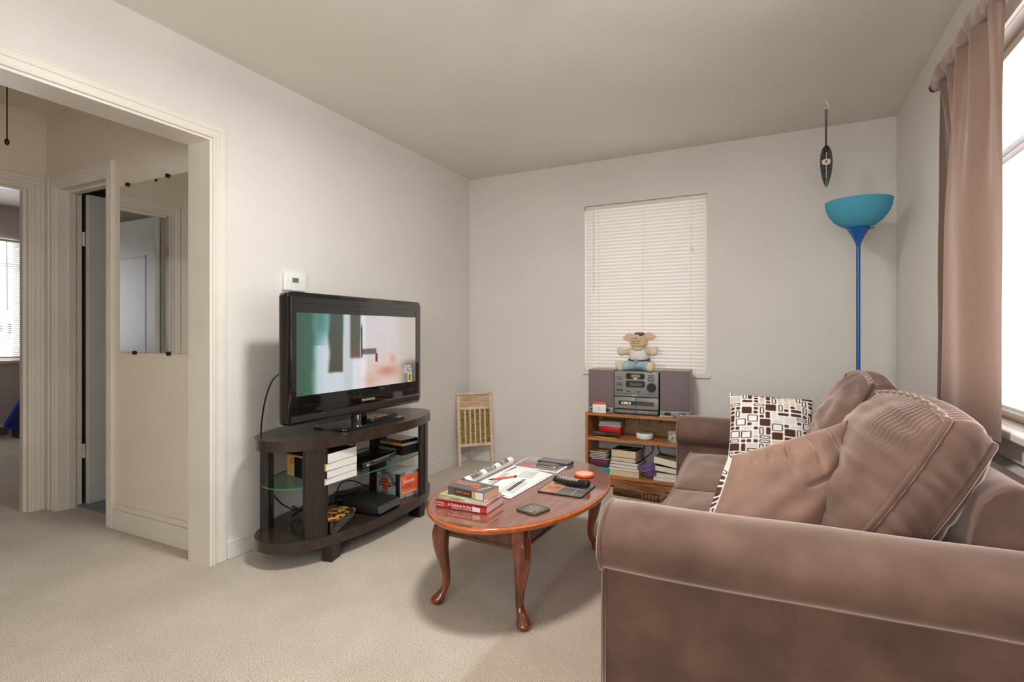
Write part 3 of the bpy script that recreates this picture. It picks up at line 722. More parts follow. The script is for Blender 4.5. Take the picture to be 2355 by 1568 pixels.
def throw_pillow(label, c, tf, tb, mats, seed, concave=.05, wr=.006, creases=(), lip=0.0):
    """c: corners bottom-left, bottom-right, top-right, top-left as seen from the front; tf/tb bulge"""
    C4 = [Vector(q) for q in c]; base = (C4[0] + C4[1]) / 2
    root = thing('throw_pillow', label, 'pillow', base)
    n = ((C4[1] - C4[0]).cross(C4[3] - C4[0])).normalized()
    ctr = sum(C4, Vector()) / 4
    def pt(s, t):
        p = (C4[0] * (1 - s) + C4[1] * s) * (1 - t) + (C4[3] * (1 - s) + C4[2] * s) * t
        a, b_ = 2 * s - 1, 2 * t - 1
        k = concave * ((1 - b_ * b_) * a ** 6 + (1 - a * a) * b_ ** 6)
        return p + (ctr - p) * k
    front = None
    for nm, sd, th_, mt in (('front_cover', 1, tf, mats[0]), ('back_cover', -1, tb, mats[1])):
        Ng = 210 if mt is M['print'] else 90
        bm = bmesh.new(); vc = bm.loops.layers.float_color.new('print') if mt is M['print'] else None; g = []
        for j in range(Ng + 1):
            row = []
            for i in range(Ng + 1):
                s, t = i / Ng, j / Ng; a, b_ = abs(2 * s - 1), abs(2 * t - 1)
                f = (1 - a ** 2.4) ** .52 * (1 - b_ ** 2.4) ** .52 if a < 1 and b_ < 1 else 0
                d = th_ * f + wr * mnoise.noise(Vector((s * 5, t * 5, seed))) * min(1, f * 2)
                for (cs, ct, ang, ln, dep) in creases:
                    du = (s - cs) * cos(ang) + (t - ct) * sin(ang); dv = -(s - cs) * sin(ang) + (t - ct) * cos(ang)
                    if 0 < du < ln: d -= dep * math.exp(-(dv / .022) ** 2) * sin(pi * du / ln) * sd * sd
                q_ = pt(s, t)
                if sd < 0 and lip: e_ = max(a, b_); q_ = q_ + (q_ - ctr) * lip * math.exp(-((e_ - .88) / .09) ** 2) * (1 - e_ ** 24)
                row.append(bm.verts.new(q_ + n * sd * d - base))
            g.append(row)
        for j in range(Ng):
            for i in range(Ng):
                ids = [(i, j), (i + 1, j), (i + 1, j + 1), (i, j + 1)]; 
                if sd < 0: ids = ids[::-1]
                fc = bm.faces.new([g[b_][a] for a, b_ in ids])
                if vc:
                    for lp, (a, b_) in zip(fc.loops, ids): lp[vc] = srgb(*[max(0, q) for q in print_col(a / Ng, b_ / Ng)])
        me = bpy.data.meshes.new(nm); bm.to_mesh(me); bm.free(); me.materials.append(mt)
        for p in me.polygons: p.use_smooth = True
        o = bpy.data.objects.new(nm, me); COL.objects.link(o); o.parent = root
    return root
throw_pillow('square pillow with brown and cream geometric print showing, leaning on far arm',
             [(-.205, 2.76, .455), (.17, 2.80, .455), (.172, 2.97, .775), (-.205, 2.955, .79)], .065, .06, (M['print'], M['pillowback']), 4, creases=((.1, .15, 1.2, .5, .006),))
throw_pillow('tan velvet pillow with plain side facing the camera, nearest the front arm',
             [(-.205, 1.68, .45), (.17, 1.83, .46), (.222, 2.10, .805), (-.122, 1.90, .695)], .075, .085, (M['pillowback'], M['print']), 9,
             creases=((.40, 1.0, -1.25, .50, .022), (.60, 1.0, -1.15, .50, .018), (.13, 1.0, -1.2, .26, .014), (.78, .99, -1.0, .45, .014), (.27, 1.0, -1.3, .30, .012), (.97, .55, 3.5, .35, .012)), lip=.2, wr=.010)

# ------------------------------------------------------------------ television stand
SX, SY = -2.12, 2.28
stand = thing('television_stand', 'oval espresso wood television stand with a glass middle shelf', 'tv stand', (SX, SY, 0))
def oval(a, b, z0, z1, mat, name, bev=.004, p=2.25):
    bm = bmesh.new(); prism(bm, ellip(a, b, 96, p=p), z0, z1, bev); return finish(name, bm, mat, stand, smooth=True, angle=35)
oval(.262, .600, .550, .600, [M['espresso_top']], 'top_panel')
oval(.262, .600, .080, .130, [M['espresso_top']], 'bottom_panel')
bm = bmesh.new(); prism(bm, ellip(.225, .565, 96, p=2.25), .366, .374, .001)
finish('glass_shelf', bm, M['shelf_glass'], stand, smooth=True, angle=35)
bm = bmesh.new(); e1 = ellip(.2255, .5655, 96, p=2.25); e2 = ellip(.2235, .5635, 96, p=2.25)
for k in range(96):
    a, b_ = e1[k], e1[(k + 1) % 96]; 
    bm.faces.new([bm.verts.new((a[0], a[1], .367)), bm.verts.new((b_[0], b_[1], .367)), bm.verts.new((b_[0], b_[1], .373)), bm.verts.new((a[0], a[1], .373))])
bmesh.ops.remove_doubles(bm, verts=bm.verts, dist=1e-5)
finish('glass_edge', bm, M['glass_edge'], stand)
# posts: front-left broad curved post, front-right, back-left, back-right
def post(cx, cy, wx, wy, rot, rr=.012):
    bm = bmesh.new(); prism(bm, rrect(wx, wy, rr), .130, .550)
    finish('post', bm, M['espresso_v'], stand, smooth=True, angle=35, loc=(cx, cy, 0), rot=(0, 0, rot))
post(-1.962 - SX, 1.845 - SY, .048, .112, R(-36), .016)
post(-1.930 - SX, 2.665 - SY, .045, .115, R(26), .016)
post(-2.285 - SX, 1.835 - SY, .050, .095, R(38), .014)
post(-2.262 - SX, 2.640 - SY, .045, .115, R(-8), .012)
for (x, y, r_) in ((-1.935, 1.915, -6), (-1.925, 2.60, 4), (-2.30, 1.93, 0), (-2.30, 2.62, 0)):
    bm = bmesh.new(); box(bm, (-.045, -.028, 0), (.035, .028, .082), .003); finish('foot', bm, M['espresso'], stand, loc=(x - SX, y - SY, 0), rot=(0, 0, R(r_ - 70 if y < 2 and x > -2 else r_)))

# ------------------------------------------------------------------ television
TVX = -2.075
tv = thing('television', 'black flat screen television showing a blurred film scene', 'television', (TVX, 2.262, .60))
H0, H1, HWd = .062, .697, .518
bm = bmesh.new(); prism(bm, [(x, z) for x, z in rrect(2 * HWd, H1 - H0, .022)], -.055, .0, .006)
# rotate prism (x,y,z)->(y=x, z=y, x=z)
bmesh.ops.transform(bm, matrix=Matrix(((0, 0, 1, .04), (1, 0, 0, 0), (0, 1, 0, (H0 + H1) / 2), (0, 0, 0, 1))), verts=bm.verts)
finish('cabinet', bm, M['gloss_black'], tv, smooth=True, angle=35)
bm = bmesh.new(); prism(bm, [(x, z) for x, z in rrect(2 * HWd - .16, H1 - H0 - .12, .04)], -.05, .0, .012)
bmesh.ops.transform(bm, matrix=Matrix(((0, 0, 1, -.012), (1, 0, 0, 0), (0, 1, 0, (H0 + H1) / 2), (0, 0, 0, 1))), verts=bm.verts)
finish('rear_housing', bm, M['black_matte'], tv, smooth=True, angle=35)
FX = .0405
finish('bezel', B(((FX - .004, -HWd + .020, H0 + .085), (FX + .002, -HWd + .050, H1 - .052)), ((FX - .004, HWd - .050, H0 + .085), (FX + .002, HWd - .020, H1 - .052)),
                  ((FX - .004, -HWd + .020, H1 - .052), (FX + .002, HWd - .020, H1 - .022)), ((FX - .004, -HWd + .020, H0 + .052), (FX + .002, HWd - .020, H0 + .088)), bev=.001), M['gloss_black'], tv)
finish('trim_strip', B(((FX - .002, -HWd + .02, H0 + .012), (FX + .003, HWd - .02, H0 + .042)), bev=.002), plain((62, 56, 52), .2, metal=.3), tv)
# screen: black glass with the lit picture
SY0, SY1, SZ0, SZ1 = -HWd + .052, HWd - .052, H0 + .090, H1 - .053
scr = finish('screen', B(((FX - .003, SY0 - .003, SZ0 - .003), (FX, SY1 + .003, SZ1 + .003))), M['gloss_black'], tv)
PZ0, PZ1 = SZ0 + .045, SZ1 - .045
def sm(a, b_, x): t = max(0, min(1, (x - a) / (b_ - a))); return t * t * (3 - 2 * t)
def mixc(a, b_, t): return tuple(p + (q - p) * t for p, q in zip(a, b_))
def tvcol(u, v):   # u left-right, v top-bottom
    nz = mnoise.noise(Vector((u * 6, v * 5, 1))); n2 = mnoise.noise(Vector((u * 30, v * 22, 4)))
    c = (62, 92, 82)
    c = mixc(c, (60, 104, 78), sm(.02, .08, u) * (1 - .6 * (1 - v)))
    c = mixc(c, (120, 172, 172) if v < .4 else (188, 206, 212), sm(.09 + .02 * nz, .15, u))
    c = mixc(c, (206, 214, 220), sm(.14, .20, u) * sm(.15, .5, v + .1 * nz))
    c = mixc(c, (60, 110, 104), (1 - sm(.15, .24, u)) * sm(.10, .15, u) * (1 - sm(.1, .45, v)) * .7)
    e = sm(.205, .235, u + .01 * nz) * (1 - sm(.320, .330, u)) * (1 - sm(.74, .78, v + .02 * nz))
    c = mixc(c, mixc((74, 84, 74), (84, 72, 62), v + .3 * n2), e)
    c = mixc(c, (198, 204, 206), sm(.328, .338, u) * (1 - sm(.40, .41, u)))
    e = sm(.372, .392, u) * (1 - sm(.462, .468, u)) * (1 - sm(.56, .60, v))
    c = mixc(c, mixc((86, 88, 70), (120, 84, 76), sm(.3, .6, v) + .4 * n2), e)
    c = mixc(c, (222, 222, 228), sm(.465, .475, u) * (1 - sm(.50, .55, u)) + (sm(.395, .41, u) * sm(.60, .64, v) * (1 - sm(.5, .55, u))))
    base = mixc((214, 204, 206), (222, 200, 192), sm(.3, .9, v)); base = mixc(base, (196, 186, 172), sm(.72, .95, u))
    c = mixc(c, base, sm(.49, .54, u))
    c = mixc(c, (140, 126, 116), sm(.86, 1.0, u) * sm(.55, .8, v) * .9); c = mixc(c, (96, 88, 84), sm(.8, .92, u) * sm(.62, .75, v) * .7)
    for cu, cv, ru, rv, cc in ((.70, .79, .07, .05, (196, 108, 76)), (.76, .62, .03, .06, (210, 150, 130)), (.74, .80, .12, .09, (210, 150, 130)), (.56, .9, .07, .09, (216, 170, 156))):
        d = ((u - cu) / ru) ** 2 + ((v - cv) / rv) ** 2; c = mixc(c, cc, .8 * math.exp(-d))
    e = sm(.475, .48, u) * (1 - sm(.60, .61, u)) * sm(.455, .47, v + .04 * (u - .5)) * (1 - sm(.53, .55, v))
    c = mixc(c, (104, 96, 98), e)
    e = sm(.592, .598, u) * (1 - sm(.615, .62, u)) * sm(.52, .54, v) * (1 - sm(.64, .66, v)); c = mixc(c, (118, 44, 46), e)
    e = sm(.470, .474, u) * (1 - sm(.480, .484, u)) * sm(.1, .2, v) * (1 - sm(.56, .6, v)); c = mixc(c, (60, 56, 54), e)
    c = tuple(q * (1 + .02 * n2) for q in c)
    return c
bm = bmesh.new(); NU, NV = 150, 84; cl = bm.loops.layers.float_color.new('picture'); g = []; cc = []
for j in range(NV + 1):
    g.append([bm.verts.new((FX + .0006, SY0 + (SY1 - SY0) * i / NU, PZ1 + (PZ0 - PZ1) * j / NV)) for i in range(NU + 1)])
    cc.append([srgb(*[max(0, min(255, q)) for q in tvcol(i / NU, j / NV)]) for i in range(NU + 1)])
for j in range(NV):
    for i in range(NU):
        ids = ((i, j), (i, j + 1), (i + 1, j + 1), (i + 1, j)); f = bm.faces.new([g[b_][a] for a, b_ in ids])
        for lp, (a, b_) in zip(f.loops, ids): lp[cl] = cc[b_][a]
m, nt, b = new_mat('screen_picture'); at_ = nt.nodes.new('ShaderNodeAttribute'); at_.attribute_name = 'picture'
b.inputs['Base Color'].default_value = (.01, .01, .01, 1); nt.links.new(at_.outputs['Color'], b.inputs['Emission Color']); b.inputs['Emission Strength'].default_value = .92; setp(b, rough=.15)
finish('picture', bm, m, scr)
def emit(name, rgb, st=1):
    m, nt, b = new_mat(name); b.inputs['Base Color'].default_value = (0, 0, 0, 1); b.inputs['Emission Color'].default_value = srgb(*rgb); b.inputs['Emission Strength'].default_value = st; return m
ly = SY0 + (SY1 - SY0) * .935
for k, t_ in enumerate(("HITLER'S", 'LAST YEAR', 'TUESDAY 9/8c')):
    text_obj('caption_line', t_, .020 - .003 * (k > 1), emit('caption_white', (235, 235, 235)) if k == 0 else bpy.data.materials['caption_white'], scr, (FX + .001, ly - .02, .295 - .0175 * k), (R(90), 0, R(90)), .0001, .8)
bm = bmesh.new(); lz = .225; hw, hh, t_ = .019, .027, .006
for q in (((-hw, -hh), (-hw + t_, hh)), ((hw - t_, -hh), (hw, hh)), ((-hw, hh - t_), (hw, hh)), ((-hw, -hh), (hw, -hh + t_))):
    box(bm, (FX + .0008, ly + q[0][0], lz + q[0][1]), (FX + .0012, ly + q[1][0], lz + q[1][1]))
finish('channel_logo', bm, emit('logo_yellow', (240, 225, 90)), scr)
text_obj('brand_lettering', 'MAGNAVOX', .020, plain((200, 200, 205), .3), tv, (FX + .0025, .03, H0 + .068), (R(90), 0, R(90)), .0003, .95)
for yy in (.44, .47): finish('indicator_light', B(((FX, yy, H0 + .05), (FX + .003, yy + .007, H0 + .056)), bev=.001), plain((150, 110, 80), .3), tv)
finish('neck', T([(-.015, .02, .012), (-.015, .02, .09)], .046, 20, 0), M['gloss_black'], tv, smooth=True, angle=40)
finish('neck_collar', B(((-.05, -.04, .05), (.02, .13, .085)), bev=.006), M['gloss_black'], tv)
bm = bmesh.new(); prism(bm, rrect(.235, .50, .03), .001, .012, .002); finish('stand_base', bm, M['gloss_black'], tv, smooth=True, angle=35, loc=(.02, .0, 0))
rc = thing('remote_control', 'long black remote lying on the television base with coloured patches', 'remote', (TVX + .085, 2.36, .6125), (0, 0, R(6)))
bm = bmesh.new(); prism(bm, rrect(.052, .25, .012), 0, .018, .004); finish('body', bm, M['black'], rc, smooth=True, angle=35)
for k, c_ in enumerate(((60, 160, 90), (190, 60, 60), (200, 140, 120), (120, 180, 190))):
    finish('colour_patch', B(((-.018, -.105 + k * .042, .018), (.006, -.075 + k * .042, .0185))), plain(c_, .4), rc)  # small coloured patches on the top face
finish('button_pad', B(*[((.010, -.105 + k * .022, .018), (.021, -.092 + k * .022, .0195)) for k in range(9)], bev=.001), M['dark_grey'], rc)
cb = tag(finish('power_cable', T([(-2.10, 1.775, .915), (-2.19, 1.79, .87), (-2.27, 1.81, .76), (-2.335, 1.84, .61), (-2.36, 1.865, .50), (-2.365, 1.90, .32), (-2.33, 1.96, .20), (-2.27, 2.03, .145)], .004, 8), M['black'], smooth=True),
         'black cable dropping from the left edge of the television behind the stand', 'cable')
wc = tag(finish('white_cable', T([(XL + .012, 2.80, .12), (XL + .03, 2.86, .20), (XL + .03, 2.93, .28), (XL + .03, 2.99, .24), (XL + .03, 3.0, .15), (XL + .03, 2.93, .06), (XL + .03, 2.83, .02)], .0035, 8), M['white_plastic'], smooth=True),
         'white cable looping on the wall right of the television stand', 'cable')

# things on the stand -----------------------------------------------------
def book(label, loc, w_, d_, t_, cover, pages, rot=0, cat='book', group=None, soft=False, tilt=(0, 0), title=None, tcol=None, tsize=None, spine_side='x0'):
    """closed book lying flat; spine along local -y side (length w_ along x)."""
    r = thing('book', label, cat, loc, (tilt[0], tilt[1], rot), group)
    c = .0022 if not soft else .001; o_ = .003 if not soft else 0
    bm = B(((-w_ / 2, -d_ / 2, 0), (w_ / 2, d_ / 2, c)), ((-w_ / 2, -d_ / 2, t_ - c), (w_ / 2, d_ / 2, t_)), ((-w_ / 2, -d_ / 2, 0), (w_ / 2, -d_ / 2 + .003, t_)), bev=.0006, seg=1)
    finish('cover', bm, cover, r)
    finish('pages', B(((-w_ / 2 + o_, -d_ / 2 + .003, c), (w_ / 2 - o_, d_ / 2 - o_, t_ - c))), pages, r)
    if title:
        text_obj('spine_title', title, tsize or t_ * .55, tcol or M['white_plastic'], r, (0, -d_ / 2 - .0004, t_ / 2), (R(90), 0, 0), .0002)
    return r
# white-edged books: spines face -y (towards the post), page ends face the room
def pb(label, z, t_, cov, x=-1.985, y=1.965, rot=0, w_=.15, d_=.205):
    r = book(label, (x, y, z), w_, d_, t_, cov, M['white_paper'], rot=R(rot), soft=True, group='paperbacks stacked on the glass shelf')
    finish('barcode_label', B(((-w_ / 2 + .09, -d_ / 2 - .0006, t_ * .2), (w_ / 2 - .012, -d_ / 2 + .001, t_ * .8))), M['white_paper'], r); return r
z = .374; covs = [plain((200, 196, 190), .5), plain((40, 36, 34), .4), plain((214, 170, 60), .5), M['black']]
labs = ['thick paperback at the bottom of the stack on the glass shelf', 'paperback second from the bottom of the stack on the glass shelf', 'paperback with yellow edge, third up in the stack on the glass shelf', 'paperback with a black cover on top of the stack on the glass shelf']
for k, (t_, c_, l_) in enumerate(zip((.030, .035, .036, .046), covs, labs)):
    pb(l_, z, t_, c_, rot=(-2, 1, -1, 2)[k]); z += t_ + .0005
bx = thing('cardboard_box', 'tan and black box on the glass shelf mostly behind the broad front post', 'box', (-2.165, 1.985, .374), (0, 0, R(-8)))
finish('lid', B(((-.07, -.088, .112), (.07, .08, .122)), bev=.001), M['black'], bx); finish('tray', B(((-.066, -.076, 0), (.066, .076, .112)), bev=.001), plain((196, 160, 110), .7), bx)
finish('black_band', B(((.0, -.0775, 0), (.0665, -.076, .10))), M['black'], bx)
finish('round_label', T([(-.02, -.077, .075), (-.02, -.079, .075)], .019, 20, 0), plain((226, 120, 30), .4), bx)
# dvd player on the glass shelf
dv = thing('cable_box', 'slim black set-top box with a rounded front on the glass shelf', 'set-top box', (-1.995, 2.265, .374), (0, 0, R(5)))
bm = bmesh.new(); prism(bm, rrect(.15, .052, .024, 8), 0, .29, .0)
finish('housing', B(((-.10, -.15, .012), (.045, .15, .05)), bev=.004), M['black'], dv, smooth=True, angle=35)
bm = bmesh.new(); tube(bm, [(.045, -.152, .031), (.045, .152, .031)], .022, 18); finish('front_panel', bm, M['gloss_black'], dv, smooth=True, angle=40)
text_obj('front_lettering', 'dish', .02, plain((225, 225, 225), .4), dv, (.0675, -.11, .031), (R(90), 0, R(90)), .0003)
finish('silver_strip', B(((.066, -.06, .036), (.0685, .08, .040)), bev=.001), M['silver_grey'], dv)
for x_ in (-.09, .02):
    for y_ in (-.14, .12): finish('foot', B(((x_, y_, 0), (x_ + .02, y_ + .02, .012))), M['black'], dv)
# dvd cases
def case(label, loc, w_, d_, t_, spine, top, side, rot, title=None, tcol=None, cat='dvd case', group=None, ts=None):
    r = thing('dvd_case', label, cat, loc, (0, 0, rot), group)
    finish('shell', B(((-w_ / 2, -d_ / 2, 0), (w_ / 2, d_ / 2, t_)), bev=.0015), side, r)
    finish('spine_label', B(((w_ / 2 * -.97, -d_ / 2 - .0006, t_ * .06), (w_ / 2 * .97, -d_ / 2 + .001, t_ * .94))), spine, r)
    finish('cover_sheet', B(((-w_ / 2 * .96, -d_ / 2 * .97, t_ - .0005), (w_ / 2 * .96, d_ / 2 * .97, t_ + .0005))), top, r)
    if title: text_obj('spine_title', title, ts or t_ * .6, tcol or M['white_plastic'], r, (-.02, -d_ / 2 - .001, t_ / 2), (R(90), 0, 0), .0002)
    return r
gl_top = plain((150, 148, 146), .15, coat=.6)
bz = .374 + .0005
case('black box set with pale title under two cases on the shelf', (-2.065, 2.60, bz), .21, .145, .052, M['black'], M['black'], M['black_matte'], R(-7), 'DEADWOOD', plain((215, 210, 195), .5), 'box set', ts=.024)
case('yellow-spined case between the black set and the red-spined case', (-2.060, 2.60, bz + .053), .192, .135, .015, plain((222, 190, 40), .4), gl_top, plain((190, 190, 186), .3), R(-7), 'A MAN CALLED', plain((60, 40, 20), .5), ts=.011)
case('red and black spined case on top of the stack on the shelf', (-2.063, 2.60, bz + .069), .19, .136, .018, noise_mat('case_print', (36, 30, 30), (150, 60, 50), 40, .4), gl_top, M['black'], R(-8), 'ROCKY', plain((220, 200, 190), .5), ts=.011)
# tin box
tn = thing('tin_box', 'black tin box with a gold and black patterned lid on the bottom panel', 'tin', (-1.990, 1.975, .130), (0, 0, R(6)))
bm = bmesh.new(); prism(bm, rrect(.165, .185, .02), 0, .062, .002); finish('tin_body', bm, M['gloss_black'], tn, smooth=True, angle=35)
bm = bmesh.new(); prism(bm, rrect(.17, .19, .022), .058, .072, .004); finish('lid', bm, noise_mat('gold_print', (40, 26, 14), (196, 140, 68), 26, .3, contrast=(.44, .56), detail=6), tn, smooth=True, angle=35)
# console
cs = thing('dvd_player', 'black disc player with a silver ribbed front on the bottom panel', 'disc player', (-2.000, 2.272, .130), (0, 0, R(4)))
finish('housing', B(((-.118, -.096, .008), (.11, .096, .058)), bev=.004), M['black_matte'], cs, smooth=True, angle=35)
finish('front_panel', B(((.11, -.095, .010), (.132, .095, .052)), bev=.008), plain((92, 92, 90), .3, metal=.5), cs, smooth=True, angle=40)
finish('rib', B(*[((.126, -.090, .018 + k * .008), (.135, .090, .021 + k * .008)) for k in range(4)], bev=.001), M['silver_dark'], cs)
for x_ in (-.11, .08):
    for y_ in (-.09, .07): finish('foot', B(((x_, y_, 0), (x_ + .02, y_ + .02, .009))), M['black'], cs)
# Harley box
hb = thing('gift_box', 'grey and orange motorcycle gift box with an orange shield emblem', 'box', (-2.035, 2.555, .130), (0, 0, R(-8)))
bw, bd, bh = .185, .17, .148
finish('carton', B(((-bw / 2, -bd / 2, 0), (bw / 2, bd / 2, bh)), bev=.0015), noise_mat('box_print', (66, 66, 68), (168, 168, 170), 18, .35, contrast=(.35, .6)), hb)
finish('top_sheet', B(((-bw / 2 + .006, -bd / 2 + .006, bh - .001), (bw / 2 - .006, bd / 2 - .006, bh + .0006))), plain((196, 190, 192), .2, coat=.5), hb)
finish('edge_band', B(((bw / 2 - .022, -bd / 2 - .0008, 0), (bw / 2 - .0, -bd / 2 + .001, bh)), ((bw / 2 - .001, -bd / 2, 0), (bw / 2 + .0008, -bd / 2 + .012, bh))), M['black'], hb)
finish('side_panel', B(((bw / 2 - .001, -bd / 2 + .022, .02), (bw / 2 + .0008, bd / 2 - .012, bh - .016))), noise_mat('orange_print', (222, 92, 44), (236, 132, 84), 16, .35), hb)
OR = plain((214, 74, 26), .4); em = finish('emblem', None or (lambda bm: (prism(bm, [(-.034, .016), (-.026, .034), (-.012, .030), (0, .042), (.012, .030), (.026, .034), (.034, .016), (.030, -.012), (.018, -.032), (0, -.044), (-.018, -.032), (-.030, -.012)], 0, .0008), bm)[1])(bmesh.new()), OR, hb, loc=(-.018, -bd / 2, .078), rot=(R(90), 0, 0))
finish('emblem_bar', B(((-.052, -.0125, .0008), (.052, .0125, .0014))), OR, em); finish('emblem_bar_inner', B(((-.049, -.0095, .0014), (.049, .0095, .0018))), M['black'], em)
text_obj('emblem_text', 'HARLEY-DAVIDSON', .0125, M['white_plastic'], em, (0, 0, .002), (0, 0, 0), .0002, .82)
text_obj('emblem_word', 'MOTOR', .011, M['black'], em, (0, .024, .001), (0, 0, 0), .0002); text_obj('emblem_word', 'CYCLES', .010, M['black'], em, (0, -.025, .001), (0, 0, 0), .0002)
finish('white_label', B(((-bw / 2 + .006, -bd / 2 - .001, bh - .020), (-bw / 2 + .036, -bd / 2, bh - .009))), M['white_plastic'], hb)
text_obj('side_script', 'Sounds', .032, M['white_plastic'], hb, (bw / 2 + .001, 0, .095), (R(90), 0, R(90)), .0003); text_obj('side_script', 'HOG', .034, plain((150, 26, 26), .4), hb, (bw / 2 + .001, -.02, .062), (R(90), 0, R(90)), .0003)
text_obj('side_banner', 'HARLEY-DAVIDSON', .0125, M['white_plastic'], hb, (bw / 2 + .001, 0, .03), (R(90), 0, R(90)), .0003)
# adapters and cables
ad = thing('power_adapter', 'black power adapter brick lying among cables on the bottom panel', 'power adapter', (-2.27, 2.37, .130), (0, 0, R(-25)))
finish('brick', B(((-.03, -.065, 0), (.03, .065, .036)), bev=.004), M['black'], ad, smooth=True, angle=35); finish('lead', T([(0, .065, .018), (.0, .09, .03), (-.03, .12, .02), (-.06, .09, .015)], .0035, 8), M['black'], ad)
ad = thing('power_strip', 'black power strip behind the tin box', 'power strip', (-2.19, 2.20, .130), (0, 0, R(-10)))
finish('strip_body', B(((-.03, -.12, 0), (.03, .12, .034)), bev=.005), M['black_matte'], ad, smooth=True, angle=35)
finish('socket', B(*[((-.014, -.09 + k * .05, .034), (.014, -.06 + k * .05, .0352)) for k in range(4)]), M['dark_grey'], ad)
random.seed(11)
labels = ['tangled black cable coiled behind the left posts on the bottom panel', 'black cable looping over the power strip', 'thin black cable arching above the power adapter', 'black cable running from the shelf back down to the power strip', 'black cable arching behind the books under the top panel']
paths = [[(-2.20 + .06 * cos(a) * (1 - .03 * a), 2.00 + .075 * sin(a), .145 + .035 * (1 + sin(a * 1.3)) ) for a in [k * .6 for k in range(26)]],
         [(-2.13, 2.10, .17), (-2.12, 2.18, .21), (-2.11, 2.27, .20), (-2.15, 2.33, .16), (-2.20, 2.28, .175), (-2.19, 2.18, .20), (-2.15, 2.12, .16), (-2.11, 2.05, .14)],
         [(-2.15, 2.15, .17), (-2.19, 2.24, .25), (-2.21, 2.36, .235), (-2.20, 2.46, .18), (-2.22, 2.52, .145), (-2.27, 2.44, .14)],
         [(-2.30, 2.52, .45), (-2.32, 2.40, .36), (-2.31, 2.28, .29), (-2.27, 2.20, .22), (-2.22, 2.16, .17)],
         [(-2.24, 2.05, .40), (-2.26, 2.12, .50), (-2.27, 2.20, .53), (-2.28, 2.28, .50), (-2.27, 2.36, .43), (-2.30, 2.44, .385)]]
for l_, p_ in zip(labels, paths): tag(finish('cable', T(p_, .0035, 8, 5), M['black'], smooth=True), l_, 'cable')
ot = thing('wall_outlet', 'white wall outlet plate behind the television stand', 'outlet', (XL, 2.40, .47))
finish('plate', B(((0, -.035, -.057), (.006, .035, .057)), bev=.002), M['white_plastic'], ot)
finish('socket', B(((.006, -.016, .01), (.008, .016, .038)), ((.006, -.016, -.038), (.008, .016, -.01)), bev=.001), M['ivory_paper'], ot)

# ------------------------------------------------------------------ coffee table
CX, CY, CZ = -1.016, 2.198, .40
ct = thing('coffee_table', 'oval cherry wood coffee table with cabriole legs', 'coffee table', (CX, CY, 0), (0, 0, R(-2.2)))
bm = bmesh.new(); rings = []
for s, z in ((.93, CZ - .030), (.965, CZ - .028), (.985, CZ - .022), (1.0, CZ - .013), (.997, CZ - .005), (.985, CZ - .001), (.975, CZ - .0015)):
    a, b_ = .356 * 1.0, .573 * 1.0; off = (1 - s) * .40
    rings.append([bm.verts.new((x, y, z)) for x, y in ellip(a - off, b_ - off, 96)])
for a, c in zip(rings, rings[1:]):
    for k in range(96): bm.faces.new((a[k], a[(k + 1) % 96], c[(k + 1) % 96], c[k]))
bm.faces.new(rings[0][::-1]); finish('moulded_edge', bm, M['cherry_edge'], ct, smooth=True, angle=60)
bm = bmesh.new(); prism(bm, ellip(.346, .563, 96), CZ - .02, CZ); finish('tabletop', bm, M['cherry_top'], ct, smooth=True, angle=30)
LX, LY = .175, .392
ap = [((-LX, -LY - .01, CZ - .115), (LX, -LY + .01, CZ - .03)), ((-LX, LY - .01, CZ - .115), (LX, LY + .01, CZ - .03)), ((-LX - .01, -LY, CZ - .115), (-LX + .01, LY, CZ - .03)), ((LX - .01, -LY, CZ - .115), (LX + .01, LY, CZ - .03))]
mo = [((-LX, -LY - .014, CZ - .120), (LX, -LY + .0, CZ - .104)), ((-LX, LY - .0, CZ - .120), (LX, LY + .014, CZ - .104)), ((-LX - .014, -LY, CZ - .120), (-LX + .0, LY, CZ - .104)), ((LX + .0, -LY, CZ - .120), (LX + .014, LY, CZ - .104))]
apo = finish('apron', B(*ap, bev=.001), M['apron'], ct); finish('apron_moulding', B(*mo, bev=.004), M['apron'], apo, smooth=True, angle=40)
def cab_leg(sx, sy):
    # radius / outward offset / height, square knee turning round towards the pad foot
    prof = [(.030, .000, CZ - .030), (.031, .002, CZ - .07), (.034, .008, CZ - .105), (.034, .012, CZ - .14), (.030, .010, CZ - .18), (.0245, .003, CZ - .23), (.019, -.004, CZ - .275), (.0165, -.006, .085), (.017, .000, .060), (.021, .010, .040), (.027, .019, .024), (.028, .022, .012), (.022, .020, .003), (.020, .02, 0)]
    bm = bmesh.new(); rings = []; n = 20
    pp = spline([Vector((r_, o_, z_)) for r_, o_, z_ in prof], 4); dx, dy = sx * .80, sy * .60
    for q in pp:
        r_, o_, z_ = q; sq = 2 + 2.5 * max(0, min(1, (z_ - .26) / .08)); ring = []
        for k in range(n):
            a = 2 * pi * k / n; c_, s_ = cos(a), sin(a)
            ring.append(bm.verts.new((sx * LX + dx * o_ * 1.3 + r_ * math.copysign(abs(c_) ** (2 / sq), c_), sy * LY + dy * o_ * 1.3 + r_ * math.copysign(abs(s_) ** (2 / sq), s_), z_)))
        rings.append(ring)
    for a, c in zip(rings, rings[1:]):
        for k in range(n): bm.faces.new((a[k], a[(k + 1) % n], c[(k + 1) % n], c[k]))
    bm.faces.new(rings[0][::-1]); bm.faces.new(rings[-1])
    finish('leg', bm, M['cherry'], ct, smooth=True, angle=50)
for sx in (-1, 1):
    for sy in (-1, 1): cab_leg(sx, sy)

